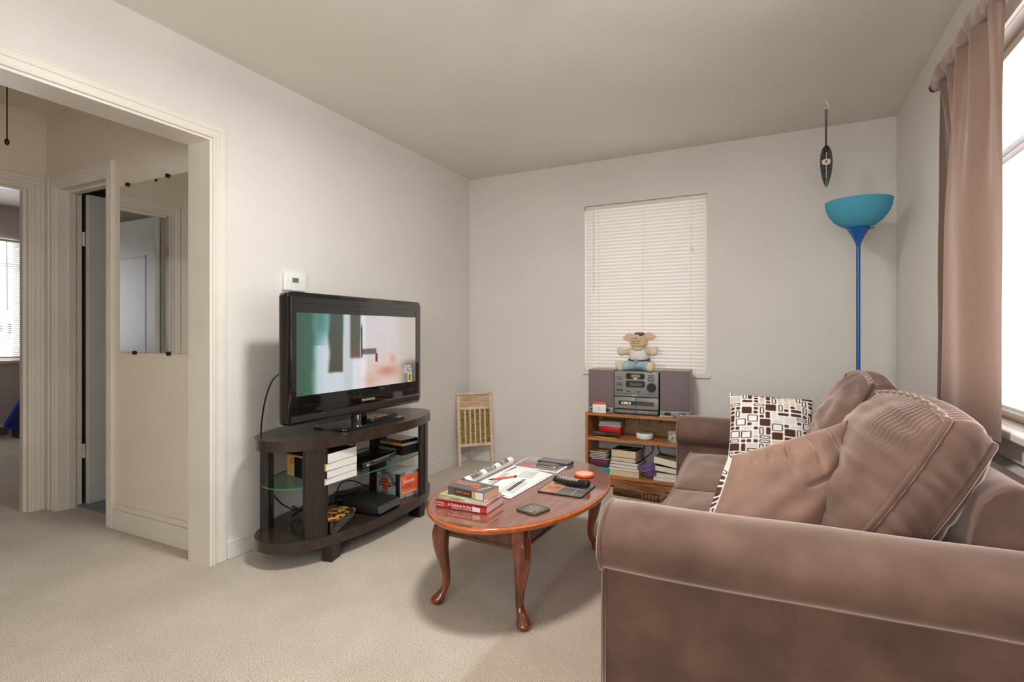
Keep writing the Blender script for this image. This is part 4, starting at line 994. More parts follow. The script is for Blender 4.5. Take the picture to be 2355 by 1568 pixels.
# books on the table
tz = CZ + .0005
red = thing('book', 'red hardback at the bottom of the stack on the table', 'book', (-1.108, 1.852, tz), (0, 0, R(2)), 'books stacked on the coffee table')
def hard(r, w_, d_, t_, cov, pg):
    finish('cover', B(((-w_ / 2, -d_ / 2, 0), (w_ / 2, d_ / 2, .0025)), ((-w_ / 2, -d_ / 2, t_ - .0025), (w_ / 2, d_ / 2, t_)), bev=.0008, seg=1), cov, r)
    bm = bmesh.new(); pts = [(-d_ / 2 + .004 - .006 * sin(pi * k / 8) - .0, t_ * k / 8) for k in range(9)]
    lo = [bm.verts.new((-w_ / 2, y, z)) for y, z in pts]; hi = [bm.verts.new((w_ / 2, y, z)) for y, z in pts]
    for k in range(8): bm.faces.new((lo[k], lo[k + 1], hi[k + 1], hi[k]))
    bmesh.ops.solidify(bm, geom=bm.faces[:], thickness=-.0025); finish('spine', bm, cov, r, smooth=True)
    finish('pages', B(((-w_ / 2 + .004, -d_ / 2 + .004, .0025), (w_ / 2 - .004, d_ / 2 - .004, t_ - .0025))), pg, r)
hard(red, .232, .155, .032, plain((188, 48, 58), .35), M['white_paper'])
text_obj('spine_title', 'A Shadow in the City', .019, M['white_plastic'], red, (.012, -.0805, .019), (R(90), 0, 0), .0003, .82)
text_obj('spine_author', 'CHARLES\nBOWDEN', .011, plain((225, 200, 195), .5), red, (-.093, -.0805, .0165), (R(90), 0, 0), .0003, .8)
text_obj('spine_subtitle', 'CONFESSIONS OF AN UNDERCOVER', .0062, M['white_plastic'], red, (.005, -.0795, .0075), (R(90), 0, 0), .0003, .9)
finish('barcode_label', B(((.055, -.0812, .006), (.088, -.0798, .022))), M['white_paper'], red)
grn = thing('book', 'pale green paperback between the red hardback and the crime paperback', 'book', (-1.105, 1.850, tz + .0325), (0, 0, R(0)), 'books stacked on the coffee table')
finish('cover', B(((-.105, -.072, 0), (.105, .075, .0015)), ((-.105, -.072, .0165), (.105, .075, .018)), ((-.105, -.072, 0), (.105, -.0705, .018)), bev=.0004, seg=1), noise_mat('green_cover', (150, 158, 84), (216, 216, 190), 9, .4), grn)
finish('pages', B(((-.104, -.0705, .0015), (.104, .0735, .0165))), M['white_paper'], grn); text_obj('spine_title', 'GARDENS & PATIOS', .0075, M['dark_grey'], grn, (-.02, -.0725, .009), (R(90), 0, 0), .0002)
pbk = thing('book', 'grey paperback with orange title on top of the table stack', 'book', (-1.085, 1.842, tz + .051), (0, R(1), R(-6)), 'books stacked on the coffee table')
finish('cover', B(((-.088, -.055, 0), (.088, .052, .001)), ((-.088, -.055, .032), (.088, .052, .033)), ((-.088, -.056, 0), (.088, -.0545, .033)), bev=.0004, seg=1), plain((92, 88, 86), .35), pbk)
finish('pages', B(((-.0875, -.0545, .001), (.0875, .0515, .032))), plain((222, 182, 150), .8), pbk)
finish('spine_panel', B(((-.055, -.0568, .006), (.028, -.0558, .027))), plain((44, 42, 42), .4), pbk); text_obj('spine_title', 'ROBERT LUDLUM', .0135, plain((226, 130, 84), .5), pbk, (-.013, -.057, .0165), (R(90), 0, 0), .0002, .68)
finish('barcode_label', B(((.048, -.0568, .003), (.086, -.0558, .030))), M['white_paper'], pbk); finish('yellow_label', B(((.033, -.0568, .003), (.047, -.0558, .030))), plain((222, 170, 70), .5), pbk)
text_obj('cover_title', 'THE BOURNE\nIDENTITY', .022, plain((230, 150, 110), .5), pbk, (-.042, .008, .0332), (0, 0, 0), .0002, .9); text_obj('cover_author', 'LUDLUM', .020, plain((222, 214, 200), .5), pbk, (.058, -.005, .0332), (0, 0, R(75)), .0002, .85)
finish('cover_roundel', T([(.022, -.012, .033), (.022, -.012, .0334)], .016, 20, 0), plain((214, 60, 50), .4), pbk)
# open newspaper with its left edge rolled up
npz = thing('newspaper', 'open newspaper with crosswords and a rolled-up left edge on the table', 'newspaper', (-1.13, 2.25, tz))
def paper_sheet(name, c, z0, mat, curl=.0, nx=20, ny=12, lift=0, thick=.0012, parent=None, off=(0, 0)):
    bm = bmesh.new(); g = []
    for j in range(ny + 1):
        row = []
        for i in range(nx + 1):
            s, t = i / nx, j / ny; x = (c[0][0] * (1 - s) + c[1][0] * s) * (1 - t) + (c[3][0] * (1 - s) + c[2][0] * s) * t; y = (c[0][1] * (1 - s) + c[1][1] * s) * (1 - t) + (c[3][1] * (1 - s) + c[2][1] * s) * t
            z = z0 + lift * (sin(s * pi) * .5 + .3 * mnoise.noise(Vector((s * 3, t * 3, 2)))) 
            row.append(bm.verts.new((x - off[0], y - off[1], z)))
        g.append(row)
    for j in range(ny):
        for i in range(nx): bm.faces.new((g[j][i], g[j][i + 1], g[j + 1][i + 1], g[j + 1][i]))
    top = bm.faces[:]; r_ = bmesh.ops.extrude_face_region(bm, geom=top)
    for v in [v for v in r_['geom'] if isinstance(v, bmesh.types.BMVert)]: v.co.z += thick
    return finish(name, bm, mat, parent)
NC = [(-1.235, 2.06), (-.995, 1.99), (-.975, 2.425), (-1.19, 2.50)]; OFF = (-1.13, 2.25)
paper_sheet('lower_sheet', NC, .0012, M['white_paper'], parent=npz, off=OFF)
paper_sheet('upper_sheet', [(-1.235, 2.075), (-1.00, 2.005), (-.985, 2.40), (-1.19, 2.49)], .0035, M['white_paper'], lift=.004, parent=npz, off=OFF)
bm = bmesh.new()
sp_ = []
for k in range(30):
    a = -pi / 2 - k / 29 * 3.4 * pi; r_ = .024 - .012 * k / 29; sp_.append((r_ * cos(a), .0245 + r_ * sin(a)))
sp_ = [(.035, .002)] + sp_; NL = 14; g = []
for j in range(NL + 1):
    t = j / NL; bx_, by_ = -1.255 * (1 - t) - 1.245 * t, 2.045 * (1 - t) + 2.50 * t
    g.append([bm.verts.new((bx_ + x - OFF[0], by_ - OFF[1], z)) for x, z in sp_])
for j in range(NL):
    for i in range(len(sp_) - 1): bm.faces.new((g[j][i], g[j][i + 1], g[j + 1][i + 1], g[j + 1][i]))
rl = finish('rolled_edge', bm, M['white_paper'], npz, smooth=True)
PH = noise_mat('printed_photo', (60, 58, 58), (170, 166, 160), 60, .8)
for yy in (-.165, -.03, .11):   # printed pictures curving over the roll
    bm = bmesh.new(); prev = None
    for k in range(7):
        a = R(25 + 75 * k / 6); r_ = .0253; x = -1.25 + r_ * cos(a) - OFF[0]; z = .0245 + r_ * sin(a)
        v0 = bm.verts.new((x, yy, z)); v1 = bm.verts.new((x, yy + .085, z))
        if prev: bm.faces.new((prev[0], prev[1], v1, v0))
        prev = (v0, v1)
    finish('printed_picture', bm, PH, rl)
INK = plain((140, 138, 136), .8); INK2 = plain((196, 194, 190), .8); random.seed(5)
def ink(boxes, m_, nm):
    bm = bmesh.new()
    for (x0, y0, x1, y1) in boxes: box(bm, (x0, y0, .0066), (x1, y1, .0078))
    finish(nm, bm, m_, npz, loc=(.02, -.01, 0), rot=(0, 0, R(3)))
ink([(.02 + .012 * k, -.19, .026 + .012 * k, -.02) for k in range(6)] , INK2, 'text_column'); ink([(.045, -.17, .062, .03), (-.055, -.12, -.047, .03)], INK, 'headline')
ink([(-.08 + .010 * k, -.10, -.076 + .010 * k, .10) for k in range(3)] + [(.0 + .011 * k, .05, .005 + .011 * k, .17) for k in range(7)], INK2, 'text_column')
pen = thing('pen', 'red pen with a black tip lying across the newspaper', 'pen', (-1.15, 2.235, tz + .012), (0, 0, math.atan2(.11, .088)))
finish('barrel', T([(-.06, 0, 0), (.052, 0, 0)], .004, 10, 0), plain((226, 90, 72), .3), pen, smooth=True, angle=40)
bm = bmesh.new(); tube(bm, [(-.06, 0, 0), (-.072, 0, 0), (-.082, 0, 0)], [.0038, .0028, .0008], 10); finish('tip', bm, M['black'], pen, smooth=True)
finish('end_cap', T([(.052, 0, 0), (.066, 0, 0)], .0042, 10, 0), M['black'], pen, smooth=True, angle=40)
# magazine, phone and case
mg = thing('magazine', 'glossy magazine with a grey and red cover at the far end of the table', 'magazine', (-1.10, 2.585, tz), (0, 0, R(0)))
bm = bmesh.new(); prism(bm, [(-.135, -.10), (.135, -.125), (.135, .115), (-.135, .115)], 0, .004, .0006); finish('pages', bm, M['white_paper'], mg)
bm = bmesh.new(); prism(bm, [(-.125, -.090), (.122, -.112), (.125, .106), (-.128, .106)], .004, .0046); finish('cover_art', bm, noise_mat('cover_art', (90, 84, 82), (168, 160, 156), 9, .2, coat=.5), mg)
finish('red_patch', T([(-.075, -.03, .0046), (-.075, -.03, .0050)], .034, 20, 0), plain((214, 88, 80), .3), mg)
text_obj('masthead', 'TIME OUT', .03, plain((225, 222, 218), .4), mg, (-.03, .075, .0047), (0, 0, 0), .0002)
tb = thing('tablet', 'black phone lying on the magazine towards the back', 'phone', (-1.05, 2.648, tz + .0055), (0, 0, R(-4)))
bm = bmesh.new(); prism(bm, rrect(.18, .085, .010), 0, .009, .002); finish('case', bm, plain((60, 62, 72), .35), tb, smooth=True, angle=35); bm = bmesh.new(); prism(bm, rrect(.168, .074, .006), .009, .0094); finish('screen', bm, plain((88, 86, 88), .1, coat=.6), tb)
gc = thing('phone', 'smaller dark phone with a chrome rim nearest the magazine edge', 'phone', (-1.055, 2.553, tz + .0055), (0, 0, R(-6)))
bm = bmesh.new(); prism(bm, rrect(.125, .064, .018), 0, .010, .003); finish('chrome_rim', bm, M['chrome'], gc, smooth=True, angle=35); bm = bmesh.new(); prism(bm, rrect(.113, .052, .014), .010, .0125, .001); finish('screen', bm, plain((64, 30, 36), .12, coat=.6), gc)
# orange coaster
cst = thing('coaster', 'round orange coaster at the right side of the table', 'coaster', (-.832, 2.475, tz))
finish('rim', lathe([(.040, 0), (.048, .003), (.049, .012), (.046, .015), (.041, .0135)], 40), plain((236, 112, 62), .35), cst, smooth=True, angle=50); finish('inlay', lathe([(.039, .010), (.039, .0142)], 40), plain((238, 186, 160), .35), cst, smooth=True, angle=40)
sq = thing('coaster', 'small square black coaster with cream print near the front edge', 'coaster', (-.852, 1.908, tz), (0, 0, R(-17)))
bm = bmesh.new(); prism(bm, rrect(.103, .103, .014), 0, .006, .0015); finish('board', bm, plain((64, 56, 50), .4), sq, smooth=True, angle=35)
bm = bmesh.new(); prism(bm, rrect(.093, .093, .010), .006, .0063); finish('face', bm, plain((92, 82, 72), .4), sq)
for k, (t_, s_) in enumerate((('TO ERR IS', .013), ('HUMAN', .016), ('TO FORGIVE', .012), ('DIVINE', .015))): text_obj('printed_line', t_, s_, plain((206, 196, 176), .5), sq, (0, .030 - .0195 * k, .0065), (0, 0, 0), .0001)
mat_ = thing('placemat', 'small rectangular mat with a brown and grey printed picture under the remote', 'mat', (-.832, 2.235, tz))
bm = bmesh.new(); prism(bm, rrect(.208, .205, .014), 0, .005, .0012); finish('cork_board', bm, M['black_matte'], mat_, smooth=True, angle=35)
bm = bmesh.new(); prism(bm, rrect(.202, .199, .012), .005, .0054); finish('picture_face', bm, plain((108, 100, 96), .3), mat_)
bm = bmesh.new(); prism(bm, [(-.098, -.095), (-.02, -.098), (-.02, .098), (-.098, .095)], .0054, .0057); finish('orange_picture', bm, noise_mat('mat_picture', (150, 96, 72), (206, 150, 120), 20, .3), mat_)
finish('white_line', B(((-.019, -.098, .0054), (-.017, .098, .0058)), ((-.02, .0, .0054), (.098, .002, .0058)), ((.05, -.098, .0054), (.052, .098, .0058))), plain((190, 184, 178), .4), mat_)
rm = thing('remote_control', 'black remote control with a rounded grip on the mat', 'remote', (-.822, 2.272, tz + .0058), (0, 0, R(-8)))
bm = bmesh.new(); pts = spline([(-.09, 0, .018), (-.075, 0, .017), (-.02, 0, .013), (.03, 0, .014), (.07, 0, .018), (.088, 0, .0185)], 6)
n = len(pts); rings = []
for i, p in enumerate(pts):
    t = i / (n - 1); e = min(1, (sin(pi * min(1, max(0, t)))) * 6 + .25); wy = (.024 - .004 * sin(pi * t)) * (1 - (1 - min(1, t * 9)) ** 2 * .55) * (1 - (1 - min(1, (1 - t) * 7)) ** 2 * .6); hz = (.0135 + .004 * t) * (1 - (1 - min(1, t * 9)) ** 2 * .7) * (1 - (1 - min(1, (1 - t) * 7)) ** 2 * .7)
    rings.append([bm.verts.new((p.x, wy * cos(2 * pi * k / 18), p.z + hz * math.copysign(abs(sin(2 * pi * k / 18)) ** .8, sin(2 * pi * k / 18)))) for k in range(18)])
for a, c in zip(rings, rings[1:]):
    for k in range(18): bm.faces.new((a[k], a[(k + 1) % 18], c[(k + 1) % 18], c[k]))
bm.faces.new(rings[0][::-1]); bm.faces.new(rings[-1])
zmin = min(v.co.z for v in bm.verts)
for v in bm.verts: v.co.z -= zmin
finish('shell', bm, M['black'], rm, smooth=True)
bm = bmesh.new()
for i in range(8):
    for j in range(3): box(bm, (-.070 + i * .0135, -.014 + j * .011, .021 + .0), (-.061 + i * .0135, -.007 + j * .011, .0332), .0015, 1)
finish('keypad', bm, plain((170, 168, 165), .4), rm)

# ------------------------------------------------------------------ added ceiling lamp (out of view, for fill light)
cl_ = thing('added_ceiling_lamp', 'added round flush white ceiling lamp above the coffee table, out of view', 'lamp', (-.80, 1.58, HC))
finish('ceiling_plate', lathe([(.17, -.0), (.17, -.02), (.16, -.03)], 40), M['white_plastic'], cl_, smooth=True, angle=40)
finish('glass_bowl', lathe([(.16, -.03), (.165, -.05), (.155, -.08), (.152, -.10)], 40, cap=False), M['white_plastic'], cl_, smooth=True)

# ------------------------------------------------------------------ bookshelf
BX0, BX1, BY0, BY1, BH = -1.232, -.560, 3.690, 3.966, .525
bs = thing('bookshelf', 'low oak bookshelf with two shelves standing under the back window', 'bookshelf', (-.896, 3.83, 0))
bo = Vector((-.896, 3.83, 0))
def bb2(a, b_): return (tuple(Vector(a) - bo), tuple(Vector(b_) - bo))
t_ = .019
finish('side_panel', B(bb2((BX0, BY0, 0), (BX0 + t_, BY1, BH)), bev=.001), M['oak'], bs)
finish('side_panel', B(bb2((BX1 - t_, BY0, 0), (BX1, BY1, BH)), bev=.001), M['oak'], bs)
finish('top_panel', B(bb2((BX0 + t_, BY0 - .001, BH - .02), (BX1 - t_, BY1, BH)), bev=.001), M['oak'], bs)
finish('shelf', B(bb2((BX0 + t_, BY0 + .004, .326), (BX1 - t_, BY1, .346)), bev=.001), M['oak'], bs)
finish('bottom_shelf', B(bb2((BX0 + t_, BY0 + .002, .062), (BX1 - t_, BY1, .082)), bev=.001), M['oak'], bs)
finish('plinth', B(bb2((BX0 + t_, BY0 + .012, .012), (BX1 - t_, BY0 + .028, .062)), bev=.001), M['oak'], bs)
finish('back_panel', B(bb2((BX0 + t_, BY1 - .006, .346), (BX1 - t_, BY1, BH - .02))), noise_mat('back_panel_wood', (150, 122, 84), (170, 142, 104), 12, .6, stretch=(1, 5, 5)), bs)
KX = [-1.005, -.865, -.800, -.742]
for i_, (x, dx_, l_) in enumerate(((-1.012, 0, 'thin dark wire standing against the shelf back beside the red box'), (-.897, 0, 'thin dark wire standing behind the white disc'),
                                   (-.842, .012, 'thin dark wire slanting behind the right edge of the white disc'), (-.772, .03, 'thin dark wire pair forming a V on the shelf back'))):
    bm = bmesh.new(); tube(bm, [(x, BY1 - .011, .5), (x + dx_, BY1 - .011, .405 + .012 * i_)], .0025, 6)
    if i_ == 3: tube(bm, [(x + .062, BY1 - .011, .5), (x + dx_, BY1 - .011, .441)], .0025, 6)
    tag(finish('speaker_wire', bm, plain((48, 36, 34), .5)), l_, 'wire')
for l_, p_ in (('black cable hanging behind the lower shelf books', [(-.86, 3.955, .325), (-.865, 3.955, .24), (-.90, 3.955, .17), (-.93, 3.955, .10)]),
               ('black cable curving down behind the purple pouch', [(-.82, 3.955, .325), (-.80, 3.955, .24), (-.84, 3.955, .19), (-.90, 3.955, .15)]),
               ('black cable arching down to the right-hand books', [(-.80, 3.955, .325), (-.77, 3.95, .29), (-.75, 3.95, .22), (-.755, 3.95, .15)])):
    tag(finish('cable', T(p_, .0028, 7), M['black'], smooth=True), l_, 'cable')

# stereo -------------------------------------------------------------------
st = thing('stereo', 'grey compact stereo with twin cassette doors between two speakers', 'stereo', (-.868, 3.72, BH)); W_ = .155; HT = .305
GM, GD = M['silver_grey'], M['silver_dark']
finish('housing', B(((-W_, .012, .006), (W_, .225, HT - .004)), bev=.006), M['dark_grey'], st, smooth=True, angle=35)
finish('upper_fascia', B(((-W_, -.006, .128), (W_, .014, HT)), bev=.006), GM, st, smooth=True, angle=35)
finish('lower_fascia', B(((-W_, -.004, .040), (-.001, .014, .122)), bev=.004), GM, st, smooth=True, angle=35)
finish('lower_fascia', B(((.001, -.004, .040), (W_, .014, .122)), bev=.004), GM, st, smooth=True, angle=35)
bm = bmesh.new(); prism(bm, [(x, z) for x, z in rrect(.132, .040, .012)], 0, .002); finish('display_window', bm, plain((44, 42, 38), .12), st, loc=(-.005, -.006, .272), rot=(R(90), 0, 0))
finish('display_panel', B(((-.033, -.0095, .262), (.028, -.008, .284)), ), plain((140, 138, 118), .25), st)
finish('cassette_label', B(((-.018, -.0098, .252), (.012, -.0082, .259))), M['ivory_paper'], st)
bm = bmesh.new(); prism(bm, [(x, z) for x, z in rrect(.134, .046, .014)], 0, .002); tu = finish('tuner_window', bm, M['black'], st, loc=(-.005, -.006, .217), rot=(R(90), 0, 0))
random.seed(3)
finish('tuner_scale', B(*[((-.04 + .011 * k, -.0088, .222), (-.037 + .011 * k, -.0082, .227)) for k in range(8)], ((-.045, -.0088, .215), (.045, -.0082, .2165)), ((-.045, -.0088, .206), (.04, -.0082, .2072))), plain((200, 198, 190), .4), st)
bm = bmesh.new(); tube(bm, [(.108, -.004, .198), (.108, -.028, .198)], [.030, .027], 28); finish('volume_knob', bm, M['black'], st, smooth=True, angle=40)
bm = bmesh.new(); tube(bm, [(.108, -.004, .198), (.108, -.008, .198)], .034, 28); finish('knob_ring', bm, GD, st, smooth=True, angle=40)
for x in (-.132, -.116, -.100): finish('slider', B(((x - .0015, -.0075, .196), (x + .0015, -.006, .226)), ((x - .004, -.011, .208), (x + .004, -.006, .213)), bev=.0006), M['black'], st)
for x in (-.128, -.104): finish('jack_knob', T([(x, -.004, .172), (x, -.013, .172)], .0085, 16, 0), M['dark_grey'], st, smooth=True, angle=40)
finish('button', B(((-.130, -.010, .246), (-.100, -.005, .258)), bev=.002), GD, st); finish('button', B(((.082, -.010, .240), (.128, -.005, .254)), bev=.003), GD, st)
for z_ in (.276, .264): finish('button', B(((.084, -.009, z_), (.126, -.005, z_ + .006)), bev=.001), M['black'], st)
for x in (-.052, .018): finish('button', B(((x - .012, -.0095, .160), (x + .012, -.005, .166)), bev=.001), M['dark_grey'], st)
finish('groove_line', B(((-W_ + .003, -.0065, .262), (-.088, -.0055, .2645)), ((.074, -.0065, .256), (W_ - .004, -.0055, .2585)), ((-W_ + .003, -.0065, .147), (W_ - .012, -.0055, .1487))), M['black'], st)
finish('brand_badge', B(((-.030, -.0085, .134), (.012, -.006, .141)), bev=.001), plain((190, 190, 186), .3), st)
finish('cassette_window', B(((-.122, -.0055, .066), (-.003, -.0038, .096)), bev=.001), M['gloss_black'], st); finish('cassette_window', B(((.003, -.0055, .066), (.122, -.0055 + .0017, .096)), bev=.001), M['gloss_black'], st)
finish('cassette', B(((-.104, -.0068, .072), (-.036, -.0054, .090)), bev=.002), M['ivory_paper'], st); finish('cassette', B(((.036, -.0066, .070), (.110, -.0054, .088)), bev=.001), plain((92, 62, 58), .3), st)
finish('cassette_hub', B(((-.096, -.0075, .078), (-.086, -.0066, .086)), ((-.058, -.0075, .078), (-.048, -.0066, .086))), M['black'], st)
finish('key_row', B(((-W_ + .002, -.012, .008), (W_ - .002, .012, .034)), bev=.004), GD, st, smooth=True, angle=35)
finish('cassette_key', B(*[((-.132 + .020 * k, -.016, .013), (-.115 + .020 * k, -.010, .028)) for k in range(6)], *[((.012 + .020 * k, -.016, .013), (.029 + .020 * k, -.010, .028)) for k in range(4)], bev=.002), GM, st)
finish('foot_strip', B(((-W_ + .01, .0, 0), (W_ - .01, .20, .008))), M['black'], st)
def speaker(label, x, w_, d_, h_, rot):
    r = thing('stereo_speaker', label, 'speaker', (x, 3.72, BH), (0, 0, R(rot)), 'speakers either side of the stereo')
    finish('cabinet', B(((-w_ / 2, .004, 0), (w_ / 2, d_, h_)), bev=.002), plain((176, 164, 146), .5), r)
    finish('grille', B(((-w_ / 2 + .002, -.006, .046), (w_ / 2 - .002, .006, h_ - .003)), bev=.005), M['speaker_cloth'], r, smooth=True, angle=35)
    finish('lower_fascia', B(((-w_ / 2, -.008, .002), (w_ / 2, .006, .044)), bev=.006), GM, r, smooth=True, angle=35)
    for sx in (-1, 1):
        bm = bmesh.new(); ellipsoid(bm, (sx * .048, -.008, .024), (.024, .004, .011)); finish('port', bm, M['black'], r, smooth=True)
    return r
speaker('speaker with purple-grey grille left of the stereo, partly behind the small white box', -1.124, .188, .20, .312, 0)
speaker('speaker with purple-grey grille right of the stereo, next to the sofa arm', -.604, .196, .20, .320, 3)
sb = thing('small_box', 'small white box with an orange-red lid in front of the left speaker', 'box', (-1.128, 3.682 + .02, BH), (0, 0, R(2)))
finish('body', B(((-.050, -.012 + 0, 0), (.050, .0, .062)), bev=.004), M['white_plastic'], sb, smooth=True, angle=35)
finish('lid', B(((-.048, -.0115, .060), (.048, .0, .078)), bev=.005), plain((226, 92, 72), .4), sb, smooth=True, angle=35)
finish('speaker_slots', B(*[((-.010 + .007 * k, -.0125, .025), (-.008 + .007 * k, -.0118, .045)) for k in range(3)]), plain((170, 170, 170), .5), sb)
sk = thing('speaker_clip', 'small silver gadget lying on the shelf edge under the right speaker', 'gadget', (-.655, 3.700, BH), (0, 0, R(-4)))
finish('bar', B(((-.042, -.004, .001), (.042, .006, .010)), bev=.002), plain((170, 168, 164), .3, metal=.4), sk); finish('cap', B(((-.046, -.006, 0), (-.030, .006, .013)), bev=.002), plain((200, 198, 194), .3), sk)

# pig ------------------------------------------------------------------------
pg = thing('pig_toy', 'plush pig in a white vest, blue trousers and a flat cap sitting on the stereo', 'plush toy', (-.868, 3.815, BH + HT), (0, 0, R(-6))); pg.scale = (1.24, 1.24, 1.2)
SK = noise_mat('pig_plush', (196, 172, 138), (216, 194, 160), 60, .95, .4, 300, sheen=.4, spec=.1); EAR = plain((222, 186, 162), .9, sheen=.3)
DEN = noise_mat('denim', (140, 172, 178), (168, 196, 200), 50, .9, .3, 300); VEST = plain((226, 224, 220), .9); PAW = noise_mat('paw_plush', (206, 192, 164), (222, 208, 184), 60, .95, .3, 300)
def S(name, c, r, mat, mtx=None, parent=pg, fn=None, u=24, v=16):
    bm = bmesh.new(); ellipsoid(bm, c, r, mtx, u, v, fn=fn); return finish(name, bm, mat, parent, smooth=True)
S('torso', (0, 0, .095), (.056, .045, .062), SK)
S('vest', (0, 0, .090), (.0595, .0485, .063), VEST)
S('trousers', (0, .002, .046), (.066, .054, .046), DEN)
S('neck_skin', (0, -.022, .134), (.036, .028, .022), SK)
bm = bmesh.new(); pts = [(.0605 * cos(a), .0485 * sin(a) , .068 + .006 * sin(a)) for a in [2 * pi * k / 40 for k in range(41)]]
tube(bm, pts, .0045, 8, cap=False); belt = finish('belt', bm, plain((58, 48, 42), .4), pg, smooth=True)
finish('buckle', T([(0, -.054, .062), (0, -.060, .062)], .011, 18, 0), M['chrome'], belt, smooth=True, angle=40); S('head', (.002, -.008, .180), (.051, .046, .046), SK)
S('jowl', (.002, -.016, .163), (.051, .043, .031), SK); sn = S('snout', (-.003, -.048, .193), (.031, .022, .025), SK)
S('nostril', (-.010, -.069, .195), (.003, .003, .005), M['bronze'], parent=sn); S('nostril', (.005, -.070, .195), (.003, .003, .005), M['bronze'], parent=sn)
finish('mouth', T([(-.034, -.047, .170), (-.018, -.056, .166), (.002, -.0585, .165), (.02, -.056, .167), (.034, -.045, .172)], .0013, 6), plain((96, 62, 44), .8), pg)
for sx in (-1, 1): S('eye', (sx * .032 + .002, -.040, .210), (.0025, .0025, .0025), M['black'])
for sx in (-1, 1):
    def ear(n_, q, sx=sx): 
        q = Vector(q); t = max(0, n_.x * sx); q.z *= (1 - .75 * t * t); q.z -= .006 * t; return q
    S('ear', (sx * .062 + .002, -.006, .203 + (.004 if sx > 0 else -.003)), (.038, .007, .025), EAR, Matrix.Rotation(-sx * R(6 if sx > 0 else 2), 3, 'Y'), fn=ear)
def limb(name, pts, rs, mat):
    bm = bmesh.new(); P_ = spline(pts, 5); n_ = len(P_); rr_ = []
    for i in range(n_):
        f = i / (n_ - 1) * (len(rs) - 1); k = min(int(f), len(rs) - 2); rr_.append(rs[k] + (rs[k + 1] - rs[k]) * (f - k))
    tube(bm, P_, rr_, 16); return finish(name, bm, mat, pg, smooth=True)
limb('arm', [(-.040, -.004, .118), (-.066, -.014, .112), (-.092, -.024, .108)], [.020, .020, .017], SK); S('hand', (-.098, -.028, .112), (.023, .018, .024), PAW); S('thumb', (-.112, -.028, .130), (.010, .010, .013), PAW)
limb('arm', [(.040, -.004, .120), (.062, -.016, .114), (.082, -.026, .110)], [.020, .020, .018], SK); S('hand', (.092, -.030, .112), (.023, .018, .020), PAW); S('thumb', (.108, -.030, .130), (.012, .011, .020), PAW)
for sx in (-1, 1):
    limb('trouser_leg', [(sx * .030, -.010, .034), (sx * .060, -.045, .028), (sx * .080, -.066, .026)], [.034, .028, .023], DEN)
    S('foot', (sx * .090, -.078, .029), (.024, .021, .029), PAW, Matrix.Rotation(sx * R(20), 3, 'Y')); S('toe', (sx * .100, -.080, .050), (.014, .012, .010), PAW)
CAPM = noise_mat('checked_cap', (60, 52, 42), (150, 136, 112), 80, .9, stretch=(1, 1, 6)); S('cap', (.006, -.012, .222), (.030, .030, .010), CAPM); S('cap_brim', (.003, -.034, .213), (.026, .016, .004), plain((58, 44, 30), .8))

# shelf contents ---------------------------------------------------------------
sz = .346
rb = thing('storage_tub', 'red plastic tub with a grey lid on the middle shelf', 'tub', (-1.075, 3.83, sz), (0, 0, R(4)))
bm = B(((-.078, -.065, 0), (.078, .065, .075)), bev=.008)
for v in bm.verts: v.co.x *= (.90 + .1 * v.co.z / .075); v.co.y *= (.90 + .1 * v.co.z / .075)
finish('tub', bm, plain((206, 30, 28), .3), rb, smooth=True, angle=35); finish('lid', B(((-.084, -.071, .073), (.084, .071, .085)), ((-.078, -.065, .085), (.078, .065, .110)), bev=.005), plain((176, 168, 160), .4), rb, smooth=True, angle=35)
fh = thing('flashlight', 'dark ribbed flashlight lying in front of the red tub', 'flashlight', (-1.09, 3.722, sz + .026), (0, 0, R(-2)))
finish('handle', T([(-.02, 0, 0), (.095, 0, 0)], .0155, 20, 0), M['dark_grey'], fh, smooth=True, angle=40)
finish('grip_ring', *(lambda bm: ([tube(bm, [(.0 + .013 * k, 0, 0), (.006 + .013 * k, 0, 0)], .0175, 18) for k in range(7)], (bm, M['black'], fh))[1])(bmesh.new()), smooth=True, angle=40)
finish('head', T([(-.09, 0, 0), (-.06, 0, 0), (-.03, 0, 0), (-.018, 0, 0)], [.0195, .0195, .017, .0155], 22, 0), M['dark_grey'], fh, smooth=True, angle=40)
pn = thing('pencil', 'yellow pencil on the middle shelf edge below the flashlight', 'pencil', (-1.09, 3.702, sz + .0045))
finish('barrel', T([(-.075, 0, 0), (.075, 0, 0)], .0035, 6, 0), plain((228, 176, 48), .4), pn); bm = bmesh.new(); tube(bm, [(.075, 0, 0), (.088, 0, 0)], [.0034, .0006], 6); finish('point', bm, plain((200, 160, 120), .6), pn)
dc = thing('round_canister', 'low round white canister in the middle of the shelf', 'canister', (-.826, 3.80, sz))
finish('body', lathe([(.046, 0), (.056, .004), (.060, .012), (.060, .040), (.057, .044)], 40), M['white_plastic'], dc, smooth=True, angle=50); finish('top_disc', lathe([(.056, .0435), (.054, .0465)], 40), plain((150, 150, 140), .4), dc, smooth=True, angle=40)
pf = thing('picture_block', 'small glass block with an engraved picture at the right end of the shelf', 'picture block', (-.622, 3.735, sz), (0, 0, R(-6)))
finish('frame', B(((-.030, -.006, 0), (-.024, .012, .082)), ((.024, -.006, 0), (.030, .012, .082)), ((-.030, -.006, .076), (.030, .012, .082)), ((-.030, -.006, 0), (.030, .012, .007)), bev=.001), plain((176, 168, 152), .3, metal=.4), pf)
finish('picture', B(((-.024, -.002, .007), (.024, .004, .076))), noise_mat('engraving', (110, 98, 82), (206, 198, 184), 45, .3, contrast=(.4, .6)), pf); finish('small_figure', T([(-.036, -.012, .004), (-.018, -.012, .008)], .005, 8, 0), M['chrome'], pf)
